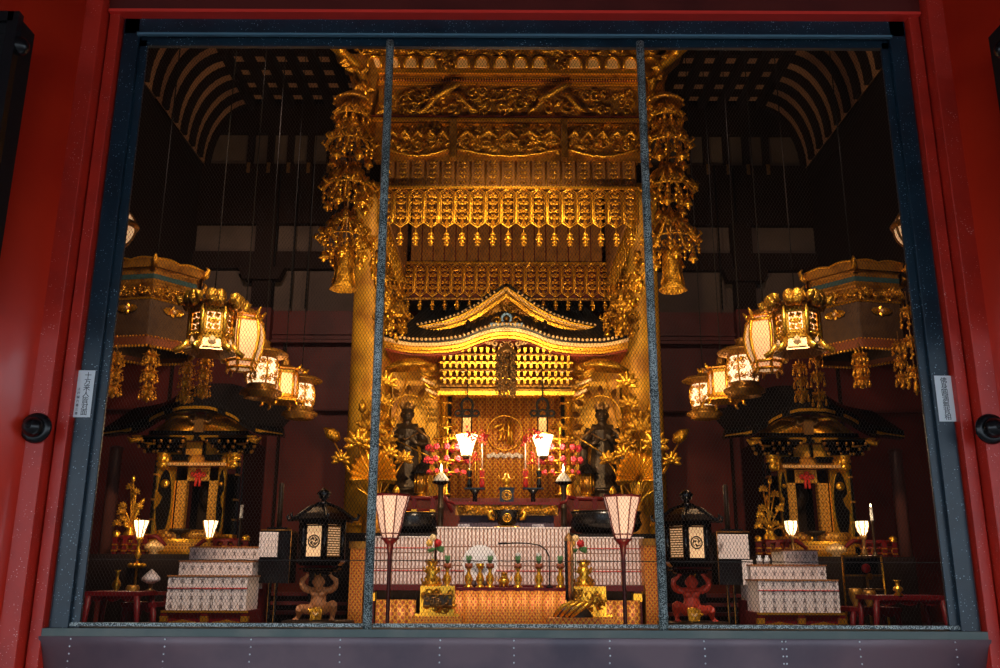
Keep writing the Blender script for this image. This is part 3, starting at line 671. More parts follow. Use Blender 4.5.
# bracket complexes
YK = 12.25; ky = YK-YS; pitch = 6.1
m = MB(); m.bx(-dx(64, 380, YK), dx(64, 380, YK), ky+.12, ky+.2, L(Z(394, YK)), L(Z(352, YK)), GW); m.build('bracket_wall', t)
for r_, (py, sc_) in enumerate(((357, 1.0), (364, 1.0), (371, 1.0), (378, 1.0), (385, 1.0))):
    m = MB(); m.bx(-dx(66, py, YK), dx(66, py, YK), ky-.02-.05*(4-r_), ky+.1, L(Z(py+2.4, YK)), L(Z(py+.4, YK)), G if r_ % 2 else GD)
    m.build('bracket_beam', t)
    nb = 21
    for i in range(nb):
        d = (i-(nb-1)/2)*pitch; m = MB(); w = dx(1.5, py, YK); x = dx(d, py, YK); yy = ky-.06-.05*(4-r_); z = L(Z(py-1.8, YK))
        m.box((x, yy, z-.005), (w*1.4, .07, .042), G, tx=1.45, ty=1.1); m.box((x, yy-.005, z+.028), (w*2.1, .08, .02), GP if i % 4 == r_ % 4 else G)
        m.box((x, yy+.04, z-.035), (w*.9, .08, .03), GD); m.build('bracket_block', t)
for s in (-1, 1):
    for i in range(6):
        m = MB(); x = s*dx(62+4.2*i, 380, YK); z = L(Z(362+5.8*i, YK)); 
        x = s*dx(90-4.0*i, 380, YK) if False else s*dx(66+3.6*i, 380, YK)
        x = s*dx(84-2.3*i, 380, YK); z = L(Z(373+5.2*i, YK)); m.tube([(x-s*.11, ky-.05, z-.03), (x-s*.02, ky-.12, z-.005), (x+s*.06, ky-.18, z+.03)], [.022, .030, .024], G if i % 2 else GP, 6); m.build('bracket_arm', t)
    m = MB()
    for k in range(4): m.tube([(s*dx(68, 370, YK), ky-.1, L(Z(366+3*k, YK))), (s*dx(78, 370, YK), ky-.2, L(Z(369+3*k, YK))), (s*dx(86, 370, YK), ky-.28, L(Z(365+3*k, YK)))], [.03, .04, .02], GC, 6)
    m.ball((s*dx(74, 371, YK), ky-.22, L(Z(371, YK))), (.09, .08, .07), GC, 9, 6); m.build('dragon_beam_end', t)
m = MB(); m.bx(-dx(68, 393, YK), dx(68, 393, YK), ky-.1, ky+.1, L(Z(396.5, YK)), L(Z(392.5, YK)), G)
m.bx(-dx(66, 393, YK), dx(66, 393, YK), ky-.03, ky+.1, L(Z(392.5, YK)), L(Z(389, YK)), GD); m.build('lintel_board', t)
for d, r in ((-62.5, .062), (-57.5, .035), (57.5, .035), (62.5, .062)):
    m = MB(); x = dx(d, 440, YS); zt = L(Z(394, YS)); m.lathe([(r, 0), (r, zt)], G if r > .04 else BLKM, (x, 0, 0), 14)
    for z in (zt-.15, zt-.35, zt-1.2): m.lathe([(r*1.25, z), (r*1.25, z+.03)], G, (x, 0, 0), 14)
    m.build('post', t)
for s in (-1, 1): m = MB(); m.bx(s*dx(68, 440, YS), s*dx(120, 440, YS), .5, .55, 0, L(Z(350, YS)), GW); m.build('side_wall', t)
m = MB(); m.bx(-1.75, 1.75, -.2, 1.3, 0, L(Z(498, 12.1)), DR); m.build('platform', t)
# brocade curtain at the back of the shrine
m = MB(); YC = 12.85; rows = []
for j in range(2):
    z = (Z(388, YC), Z(505, YC))[j]; rows.append([(dx(-58+116*k/80, 440, YC), YC+.012*sin(k*1.1), z) for k in range(81)])
m.grid(rows, BROC); o = m.build('brocade_curtain'); so = o.modifiers.new('s', 'SOLIDIFY'); so.thickness = .01
tag(o, 'red and gold medallion brocade hanging at the back of the altar shrine', 'curtain')
t2 = thing('round_emblem', 'gold ring emblem with a brush-style letter on the brocade over a pale lotus cloud', 'emblem', (dx(-1, 433, 12.8), 12.78, Z(433, 12.8)))
m = MB(); r = dx(17.5, 433, 12.8); m.tube([(r*cos(k*pi/20), 0, r*sin(k*pi/20)) for k in range(40)], .013, G, 6, closed=True); m.build('ring', t2)
m = MB(); q = r/17.5
for pts, w in (([(-13, 3), (-9, 6), (-3, 9), (0, 8), (-2, 4), (-6, 2), (-3, 0), (-4, -6), (-8, -9)], 1.3), ([(-3, 9), (-1, 2), (0, -5), (-2, -9)], 1.1), ([(4, 14), (4, 4), (4, -12)], 1.7), ([(7.5, 10), (7, 0), (7.5, -12)], 1.4), ([(-1, 3), (3, 2), (8, 3)], .9)):
    m.tube([(a*q, -.01, b*q) for a, b in pts], w*q*1.25, G, 6)
m.build('letter', t2)
m = MB()
for k in range(9): m.ball(((k-4)*r*.22, -.01, -r*1.33+.02*(k % 2)), (r*.17, .02, r*.13), PAP, 9, 5)
m.build('lotus_cloud', t2)
# bead net ornament hanging in front of the curtain
t2 = thing('bead_net', 'long netted bead ornament hanging from the middle of the shrine eave', 'hanging ornament', (dx(0, 380, 11.7), 11.75, Z(352, 11.75)))
m = MB(); m.lathe([(.02, .12), (.05, .08), (.14, 0), (.14, -.02), (.02, -.02)], BRZL, seg=16); m.build('cap', t2)
hgt = Z(352, 11.75)-Z(398, 11.75)
m = MB()
for k in range(17):
    a = k*2*pi/17; rr_ = .10*(1+.2*sin(k*2.3)); ln = hgt*(.8+.2*sin(k*1.7)**2)
    m.tube([(rr_*cos(a), rr_*.6*sin(a), 0), (rr_*1.15*cos(a), rr_*.7*sin(a), -ln*.5), (rr_*cos(a), rr_*.6*sin(a), -ln)], .005, BRZL, 3)
    for j in range(14): m.ball((rr_*1.08*cos(a+.14*(j % 2)), rr_*.65*sin(a), -ln*(j+.5)/14), (.015, .015, .020), BRZL if (j+k) % 5 else BRZ, 5, 3)
m.build('bead_strings', t2)
# hanging lamps with black trefoil hooks
def hook_lamp(px, label):
    Y = 11.7; p = at(px, 411, Y); z0 = Z(392, Y)
    t = thing('hanging_lamp', label, 'lamp', (p.x, Y, Z(456, Y)), 'glowing lamps with black trefoil hooks'); z = p.z-Z(456, Y)
    m = MB(); m.tube([(0, 0, z+.12), (0, 0, z0-Z(456, Y)+.35)], .008, BLKM, 5); m.build('chain', t)
    m = MB(); r = .075; m.tube([(r*cos(a), 0, z+.07+r*1.3*sin(a)) for a in [(-.35+k*.1)*pi+0 for k in range(18)]], .018, BLKM, 7); m.ball((0, 0, z+.17), .022, BLKM)
    for q, w in ((-.115, .042), (0, .055), (.115, .042)):
        m.tube([(q+w*cos(k*pi/6), 0, z-.03+w*.85*sin(k*pi/6)) for k in range(12)], .016, BLKM, 6, closed=True)
    m.bx(-.15, .15, -.015, .015, z-.075, z-.055, BLKM); m.build('trefoil_hook', t)
    for s in (-1, 1):
        m = MB(); m.tube([(s*.062, 0, z-.05), (s*.062, 0, z-.33)], .009, BLKM, 5); m.build('strap', t)
    m = MB(); m.bx(-.05, .05, -.005, .005, z-.34, z-.09, GP); m.build('tablet', t)
    h = Z(435, Y)-Z(456, Y)
    m = MB(); m.lathe([(.065, 0), (.09, h*.45), (.145, h), (.135, h), (.01, h*.98)], LAMP, seg=14); m.build('lamp_glass', t)
    m = MB(); m.lathe([(.15, h-.005), (.155, h+.012), (.14, h+.012)], G, seg=14); m.lathe([(.03, -.04), (.07, 0), (.06, .01)], BRZ, seg=12); m.build('rim', t)
    light('POINT', (p.x, Y-.25, Z(446, Y)), None, 42, (1, .68, .34), .05)
hook_lamp(467, 'bright lamp under black trefoil hook, on the tan demon side of the emblem')
hook_lamp(542.5, 'bright lamp under black trefoil hook, on the red demon side of the emblem')
# pink flower stands
def flower_stand(px, label, g):
    Y = 11.85; p = at(px, 495, Y); t = thing('lotus_flower_stand', label, 'flower stand', (p.x, Y, p.z), 'stands of pink blossoms before the shrine')
    zz_ = lambda py: Z(py, Y)-p.z
    m = MB(); m.lathe([(.09, 0), (.03, .03), (.02, .08), (.02, zz_(425)), (.03, zz_(424)), (.005, zz_(418))], G, seg=12); m.build('stem', t)
    for py, r in ((428, .13), (440, .2), (450, .25), (462, .27), (474, .24)):
        m = MB(); z = zz_(py); m.tube([(r*cos(k*pi/10), r*.8*sin(k*pi/10), z) for k in range(20)], .008, G, 4, closed=True)
        for k in range(26):
            a = R.uniform(0, 6.28); q = R.uniform(.3, 1); m.T = Matrix.Translation((r*q*cos(a), r*q*sin(a)*.8, z-.01)) @ Matrix.Rotation(a+pi/2, 4, 'Z'); m.leaf((0, 0, 0), .08, R.uniform(0, 3.1), GC, .5); m.T = None
        m.build('leaf_tier', t)
        if py in (450, 462, 474):
            m = MB(); n = 11
            for k in range(n):
                a = k*2*pi/n+.2; x, y = r*cos(a), r*.8*sin(a); s_ = .042 if py < 470 else .028
                for j in range(5): m.ball((x+s_*.5*cos(j*1.257), y-.01, z+.02+s_*.5*sin(j*1.257)), (s_*.55, s_*.5, s_*.55), PINK, 6, 4)
            m.build('blossoms', t)
flower_stand(446, 'gold stand with rows of pink blossoms, beside the rice candlestick near the tan demon', 0)
flower_stand(561, 'gold stand with rows of pink blossoms, beside the rice candlestick near the red demon', 0)
# tall black candlesticks with rice mounds
for px, lb in ((441, 'black candlestick with white rice mound and flame, on the tan demon side'), (563.5, 'black candlestick with white rice mound and flame, on the red demon side')):
    Y = 11.2; zt = Z(483, Y); zb = ZD; p = at(px, 483, Y); t = thing('rice_candlestick', lb, 'candlestick', (p.x, Y, zb), 'black candlesticks with rice mounds'); h = zt-zb
    m = MB(); m.lathe([(.12, 0), (.12, .03), (.05, .06), (.036, .1), (.036, h*.5), (.045, h*.52), (.034, h*.55), (.03, h-.06), (.05, h-.03), (.02, h-.02)], BRZ, seg=16); m.build('pole', t)
    m = MB(); m.lathe([(.03, h-.03), (.11, h), (.115, h+.015), (.02, h+.01)], BLK, seg=18); m.build('dish', t)
    m = MB(); m.lathe([(.10, h+.012), (.085, h+.05), (.05, h+.10), (.02, h+.13), (.005, h+.135)], mat('rice', (.8, .75, .68), .8, bump=.8, bscale=60), seg=16); m.build('rice_mound', t)
    m = MB(); m.lathe([(.003, h+.13), (.018, h+.16), (.012, h+.20), (.001, h+.24)], FLAME, seg=8); m.build('flame', t)
# red sprig wands in small vases, on black stands
for px, lb in ((475, 'small black stand holding two vases, on the tan demon side'), (533, 'small black stand holding two vases, on the red demon side')):
    Y = 11.45; p = at(px, 488, Y); t = thing('vase_stand', lb, 'stand', (p.x, Y, ZD), 'black stands for the sprig vases'); h = p.z-ZD
    m = MB(); m.bx(-.13, .13, -.06, .06, h-.02, h, BLK); m.build('top', t); m = MB(); m.lathe([(.09, 0), (.03, .04), (.03, h-.08), (.07, h-.02)], BLK, seg=14); m.build('pillar', t)
for px, py, mt, lb in ((469.5, 436, BLK, 'black gold-flecked vase with red sprig by the lamp, the tan demon side'), (482, 438, REDF, 'red vase with red sprig by the emblem, the tan demon side'), (525.5, 438, REDF, 'red vase with red sprig by the emblem, the red demon side'), (539, 436, BLK, 'black gold-flecked vase with red sprig by the lamp, the red demon side')):
    Y = 11.45; p = at(px, 487.5, Y); t = thing('sprig_vase', lb, 'vase', (p.x, Y, p.z), 'vases with red sprigs'); zz_ = lambda q: Z(q, Y)-p.z
    m = MB(); h = zz_(469); m.lathe([(.028, 0), (.034, h*.2), (.024, h*.5), (.034, h*.8), (.03, h), (.01, h)], mt, seg=12); m.lathe([(.036, h*.48), (.036, h*.54)], G, seg=12); m.lathe([(.036, h*.9), (.036, h*.96)], G, seg=12); m.build('vase', t)
    m = MB(); m.tube([(0, 0, h), (0, 0, zz_(py+5))], .008, PAP, 5); m.build('stem', t)
    m = MB(); z = zz_(py)
    for k in range(26): m.ball((R.gauss(0, .035), R.gauss(0, .03), z+R.gauss(0, .042)), R.uniform(.012, .02), REDF, 6, 4)
    m.build('sprig', t)
for px, lb in ((475, 'low spray of red berries between the vases on the tan demon side'), (532.5, 'low spray of red berries between the vases on the red demon side')):
    Y = 11.5; p = at(px, 487.5, Y); t = thing('berry_spray', lb, 'flower', (p.x, Y, p.z), 'sprays of red berries'); h = Z(464, Y)-p.z
    m = MB(); m.tube([(0, 0, .0), (0, 0, h+.1)], .006, G, 4); m.build('stem', t); m = MB()
    for k in range(22): q = R.random(); m.ball((R.uniform(-1, 1)*(.02+.05*q), R.uniform(-.02, .02), h+.15-.15*q), .012, REDF, 6, 4)
    m.build('berries', t)
# small gold pagoda lanterns
for px, lb in ((421, 'small gold lantern with dark roof at the feet of the guardian by the tan demon'), (587.5, 'small gold lantern with dark roof at the feet of the guardian by the red demon')):
    Y = 12.22; p = at(px, 497, Y); p.z = Z(498, 12.1); t = thing('small_gilt_lantern', lb, 'lantern', (p.x, Y, p.z), 'small gold lanterns'); zz_ = lambda q: Z(q, Y)-p.z
    m = MB(); m.lathe([(.10, 0), (.10, .03), (.04, .05), (.04, zz_(493)-.02), (.10, zz_(493))], G, seg=6); m.build('base', t)
    m = MB(); m.lathe([(.08, zz_(493)), (.08, zz_(474)), (.05, zz_(474))], GD, seg=6)
    for k in range(6): a = k*pi/3; m.tube([(.085*cos(a), .085*sin(a), zz_(493)), (.085*cos(a), .085*sin(a), zz_(474))], .009, G, 4)
    m.build('body', t)
    m = MB(); m.lathe([(.16, zz_(474)), (.15, zz_(474)+.015), (.07, zz_(466)), (.02, zz_(463)), (.015, zz_(460))], BLKM, seg=6); m.build('roof', t)
ZD = Z(526, 10.55)-.09
# ---------------- altar table, rail, bowl
Y = 11.0; zt = Z(503, Y)
t = thing('altar_table', 'wide red and gold altar table with carved gold apron', 'table', (0, Y, ZD)); l = lambda z: z-ZD
hw = dx(52, 505, Y); m = MB(); m.bx(-hw, hw, -.2, .2, l(zt)-.035, l(zt), RL)
for s in (-1, 1): m.tube([(s*hw, -.18, l(zt)-.02), (s*(hw+.08), -.18, l(zt)+.01), (s*(hw+.11), -.18, l(zt)+.08)], [.02, .025, .012], RL, 6)
m.build('top', t)
m = MB(); m.bx(-hw*.97, hw*.97, -.16, -.12, l(Z(516, Y)), l(zt)-.035, GD); carve(m, -hw*.95, hw*.95, l(Z(515, Y)), l(zt)-.03, -.16, GC, 130, .03, .06); m.build('apron', t)
m = MB(); m.bx(-hw*.9, hw*.9, -.05, .18, 0, l(zt)-.04, mat('violet_cloth', (.05, .03, .06), .6)); m.build('cloth', t)
t = thing('incense_box', 'square black box with gold whorl emblem on the altar table', 'box', (0, 10.95, zt)); h = Z(489.5, 10.95)-zt
m = MB(); w = dx(7, 495, 10.9); m.bx(-w, w, -.1, .1, 0, h, BLK); m.bx(-w*1.15, w*1.15, -.12, .12, h, h+.015, BLK); m.build('box', t)
def whorl(m, c, r, mt, y=0., n=3):
    m.tube([(c[0]+r*cos(k*pi/10), c[1]+y, c[2]+r*sin(k*pi/10)) for k in range(20)], r*.13, mt, 5, closed=True)
    for k in range(n):
        a = k*2*pi/n; m.tube([(c[0]+r*.25*cos(a), c[1]+y, c[2]+r*.25*sin(a)), (c[0]+r*.55*cos(a+.5), c[1]+y, c[2]+r*.55*sin(a+.5)), (c[0]+r*.75*cos(a+1.4), c[1]+y, c[2]+r*.75*sin(a+1.4)), (c[0]+r*.72*cos(a+2.2), c[1]+y, c[2]+r*.72*sin(a+2.2))], [r*.2, r*.19, r*.1, r*.03], mt, 5)
m = MB(); whorl(m, (0, -.105, h*.52), h*.36, G, 0, 5); m.build('emblem', t)
t = thing('gold_burner', 'little gold censer on top of the black emblem box', 'censer', (0, 10.95, zt+h+.015)); m = MB(); m.lathe([(.05, 0), (.02, .03), (.03, .05), (.06, .08), (.055, .12), (.03, .13), (.02, .17), (.005, .19)], G, seg=14); m.build('body', t)
m = MB()
for s in (-1, 1): m.tube([(s*.05, 0, .1), (s*.09, 0, .12), (s*.09, 0, .15)], .008, G, 5)
m.build('handle', t)
Y = 10.55; zb = 1.3; zt = Z(510.5, Y)
t = thing('singing_bowl', 'large black bowl with gold emblem and gilt curling handles', 'bowl', (dx(0, 515, Y), Y, Z(526, Y))); h = zt-Z(526, Y); r = dx(13, 515, Y)
m = MB(); m.lathe([(r*.35, 0), (r*.7, h*.15), (r*.9, h*.6), (r*.95, h*.85), (r*1.08, h), (r*1.0, h), (r*.8, h*.6), (r*.2, h*.3)], BLK, seg=32); m.build('bowl', t)
m = MB(); whorl(m, (0, -r*.9, h*.5), h*.26, G, 0, 4); m.build('emblem', t)
for s in (-1, 1):
    m = MB(); m.tube([(s*r*.95, 0, h*.45), (s*r*1.25, 0, h*.5), (s*r*1.4, 0, h*.8), (s*r*1.2, 0, h*.95), (s*r*1.05, 0, h*.8)], [.02, .028, .025, .02, .012], G, 7); m.build('handle', t)
m = MB()
t = thing('bowl_cushion', 'round gold cushion under the large black bowl', 'cushion', (0, Y+.02, Z(526, Y)-.09)); m = MB(); m.lathe([(r*1.2, 0), (r*1.5, .03), (r*1.5, .06), (r*.9, .09)], G, seg=24); m.build('cushion', t)
m = MB(); m.lathe([(r*1.52, .04), (r*1.52, .055)], RL, seg=24); m.build('cord', t)
m = MB(); m.bx(-2.2, 2.2, 10.35, 11.6, FZ, Z(526, Y)-.09, BLKM); o = m.build('altar_dais'); tag(o, 'long low black dais under the bowl and altar table', 'dais')
# round black bells either side of the bowl
for px, py0, py1, w_, lb in ((412, 514, 534, 26, 'large rounded black bell bowl on the dais, tan demon side'), (606, 512, 534, 36, 'very large rounded black bell bowl behind the standing lamp, red demon side')):
    Y = 10.7; z0 = Z(526, 10.55)-.09; p = at(px, 525, Y); h = Z(py0, Y)-z0; w = dx(w_, 525, Y)
    t = thing('bell_bowl', lb, 'bell', (p.x, Y, z0)); m = MB(); m.lathe([(w*.5, 0), (w*.85, h*.15), (w, h*.45), (w*.93, h*.8), (w*.97, h), (w*.9, h), (w*.8, h*.7), (w*.1, h*.2)], BLK, seg=36); m.build('bowl', t)
    m = MB(); m.lathe([(w*.98, h*.98), (w*1.0, h*1.02), (w*.9, h*1.01)], BRZ, seg=36); m.build('rim', t)
for px, lb in ((438+26, 'white card standing on the dais, tan demon side of the bowl'), (538, 'white card standing on the dais, red demon side of the bowl')):
    p = at(px, 525, 10.5); m = MB(); m.box((0, 0, .05), (.16, .02, .11), mat('grey_card', (.4, .4, .5), .6, alt=(.15, .15, .2), ascale=40), tx=.8); o = m.build('standing_card'); o.location = (p.x, 10.45, Z(526, 10.55)-.09); tag(o, lb, 'card')
# red railings with gold mounts
def railing(px0, px1, Y, pyt, zb, label, grp, curl, seg=2):
    x0, x1 = X(px0, pyt, Y), X(px1, pyt, Y); zt = Z(pyt, Y); h = zt-zb; w = x1-x0
    t = thing('red_railing', label, 'railing', ((x0+x1)/2, Y, zb), grp); a = w/2
    def rod(z, nm, r=.022):
        m = MB(); m.tube([(-a, 0, z), (a, 0, z)], r, RL, 8); m.build(nm, t)
    rod(h*.95, 'top_rail', .028); rod(h*.55, 'middle_rail'); rod(h*.2, 'lower_rail')
    m = MB(); m.tube([(curl*a, 0, h*.95), (curl*(a+.12), 0, h*1.02), (curl*(a+.17), 0, h*.85), (curl*(a+.24), 0, h*.5)], [.028, .028, .026, .022], RL, 8); m.build('curled_end', t)
    for i in range(seg+1):
        m = MB(); x = -a+w*i/seg; m.bx(x-.028, x+.028, -.028, .028, 0, h*.95, RL); m.bx(x-.032, x+.032, -.032, .032, h*.5, h*.58, G); m.bx(x-.032, x+.032, -.032, .032, h*.15, h*.24, G); m.build('post', t)
    for i in range(seg):
        m = MB(); xa, xb = -a+w*i/seg+.03, -a+w*(i+1)/seg-.03
        m.tube([(xa, -.01, h*.24), (xb, -.01, h*.24), (xb, -.01, h*.51), (xa, -.01, h*.51)], .010, G, 4, closed=True); m.build('gilt_frame', t)
    m = MB(); x = -curl*a; m.lathe([(.035, h*.95), (.05, h*1.0), (.03, h*1.08), (.05, h*1.18), (.03, h*1.3), (.005, h*1.38)], G, (x, 0, 0), 12); m.build('finial', t)
    return t
railing(396, 433, 11.3, 497, Z(526, 11.3)-.02, 'red railing with gold mounts beside the altar table, tan demon side', 'red railings on the altar', 1, 2)
railing(576, 613, 11.3, 497, Z(526, 11.3)-.02, 'red railing with gold mounts beside the altar table, red demon side', 'red railings on the altar', -1, 2)
# ================================================================== FIGURES
def figure(name, parent, caps, mt, voxel=.012, sm=2):
    """one continuous body: tapered limbs and masses fused by a remesh"""
    m = MB()
    for c in caps:
        if c[0] == 'b': m.ball(c[1], c[2], mt, 14, 10)
        else: m.tube(c[1], c[2], mt, 10, flat=c[3] if len(c) > 3 else None)
    o = m.build(name, parent); r = o.modifiers.new('r', 'REMESH'); r.mode = 'VOXEL'; r.voxel_size = voxel; r.use_smooth_shade = True
    s = o.modifiers.new('s', 'SMOOTH'); s.iterations = sm
    return o
def hand(p, d, sz, spread=(1, 0, 0)):
    """palm with five separate fingers at p pointing along d"""
    p = Vector(p); d = Vector(d).normalized(); s = Vector(spread); n = d.cross(s).normalized(); out = [('t', [p-d*sz*.4, p, p+d*sz*.45], [sz*.22, sz*.33, sz*.34], .6)]
    for k, (o, l) in enumerate(((-.28, .62), (-.1, .75), (.09, .72), (.27, .55))):
        b = p+d*sz*.4+s*sz*o; out.append(('t', [b, b+d*sz*l*.5+s*sz*o*.15, b+d*sz*l*.85+n*sz*.25+s*sz*o*.2], [sz*.10, sz*.09, sz*.06]))
    b = p-s*sz*.28; out.append(('t', [b, b-s*sz*.28+d*sz*.2, b-s*sz*.32+d*sz*.5], [sz*.12, sz*.11, sz*.08]))
    return out
def head(c, r, mt, parent, hair=None, horns=False, crown=False):
    x, y, z = c
    cap = [('b', c, (r*.78, r*.9, r)), ('b', (x, y-r*.35, z-r*.45), (r*.55, r*.5, r*.5)), ('b', (x, y-r*.92, z-r*.12), (r*.16, r*.2, r*.24)), ('t', [(x-r*.5, y-r*.72, z+r*.22), (x, y-r*.9, z+r*.12), (x+r*.5, y-r*.72, z+r*.22)], [r*.1, r*.12, r*.1])]
    for s in (-1, 1): cap += [('b', (x+s*r*.8, y, z), (r*.14, r*.25, r*.32))]
    return cap
def face(c, r, t, eye, mouth):
    x, y, z = c; m = MB()
    for s in (-1, 1): m.ball((x+s*r*.32, y-r*.80, z+r*.02), (r*.13, r*.10, r*.09), eye, 8, 5)
    m.build('eyes', t)
    m = MB(); m.tube([(x-r*.3, y-r*.80, z-r*.52), (x, y-r*.90, z-r*.56), (x+r*.3, y-r*.80, z-r*.52)], r*.07, mouth, 6); m.build('mouth', t)
# guardian statues
def guardian(px, s, label, scarf):
    Y = 12.42; p = at(px, 497, Y); p.z = Z(498, 12.1); zt = Z(398, Y); H = (zt-p.z); t = thing('guardian_statue', label, 'statue', (p.x, Y, p.z))
    m = MB(); m.lathe([(.22, 0), (.24, .03), (.16, .06), (.20, .10), (.23, .13), (.16, .14)], BRZ, seg=20, lobes=10, amp=.06); m.build('pedestal', t)
    b = .13; h = H-b; hz = b+h*.81; r = h*.085
    body = [('t', [(0, 0, b), (0, .01, b+h*.15), (0, 0, b+h*.38), (0, 0, b+h*.52), (0, .01, b+h*.64), (0, 0, b+h*.70)], [h*.19, h*.155, h*.135, h*.115, h*.135, h*.07], .75),
            ('t', [(0, 0, b+h*.66), (0, 0, b+h*.80)], [h*.06, h*.04]), ('t', [(-h*.12, 0, b+h*.655), (h*.12, 0, b+h*.655)], [h*.06, h*.06])]
    for q in (-1, 1):
        el = (q*h*.20, -.02, b+h*.49); wr = (q*h*.09-s*.02, -h*.16, b+h*.50+(.03 if q == s else -.02))
        body += [('t', [(q*h*.13, 0, b+h*.655), el], [h*.055, h*.052]), ('t', [el, wr], [h*.05, h*.026]), ('t', [(q*h*.2, 0, b+h*.5), (q*h*.22, -.02, b+h*.3), (q*h*.23, 0, b+h*.16)], [h*.055, h*.05, h*.02], .5)]
        body += hand(wr, (-q*.5, -.3, .8), h*.075, (q, 0, 0))
    body += head((0, -.01, hz), r, BRZ, t)
    figure('body', t, body, BRZ, .013)
    face((0, -.01, hz), r, t, BRZL, BLKM)
    m = MB(); m.ball((0, .02, hz+r*.55), (r*.82, r*.9, r*.6), BLKM, 12, 8); m.lathe([(r*.70, hz+r*.7), (r*.8, hz+r*.95), (r*.5, hz+r*1.15), (r*.35, hz+r*1.5), (r*.08, hz+r*1.75)], BRZL, (0, 0, 0), 12, lobes=6, amp=.1)
    for k in range(8): a = k*pi/4; m.T = Matrix.Translation((r*.8*cos(a), r*.8*sin(a), hz+r*.6)) @ Matrix.Rotation(a+pi/2, 4, 'Z'); m.leaf((0, 0, 0), r*1.0, pi/2, BRZL, .5); m.T = None
    m.build('crown', t)
    m = MB(); m.tube([(r*2.6*cos(k*pi/14), .10, hz+.02+r*2.6*sin(k*pi/14)) for k in range(28)], .012, G, 5, closed=True)
    for k in range(3 if scarf else 9):
        a = pi/2+(k-(1 if scarf else 4))*.5; m.T = Matrix.Translation((r*2.6*cos(a), .10, hz+r*2.6*sin(a))); m.leaf((0, 0, 0), r*1.6, a, GD, .55); m.T = None
    m.build('halo', t)
    m = MB()
    for q in (-1, 1): m.tube([(q*h*.10, -.10, b+h*.66), (q*h*.24, -.06, b+h*.55), (q*h*.26, -.02, b+h*.38), (q*h*.34, 0, b+h*.22), (q*h*.30, 0, b+h*.12)], [.02, .025, .022, .02, .008], BRZL, 6, flat=.5)
    m.tube([(-h*.13, -.12, b+h*.60), (0, -.15, b+h*.52), (h*.13, -.12, b+h*.60)], .012, BRZL, 5); m.build('scarf', t)
    m = MB(); m.tube([(-s*h*.5, -.25, b+h*.22), (s*h*.12, -.2, b+h*.52)] if scarf else [(s*h*.1, -.25, b+h*.3), (-s*h*.4, -.2, b+h*.62)], .010, G, 5); m.build('staff', t)
    return t
guardian(405, -1, 'dark bronze robed guardian with ring halo, holding a gold staff, nearer the tan demon', True)
guardian(604, 1, 'dark bronze robed guardian with flared leaf halo, nearer the red demon', False)
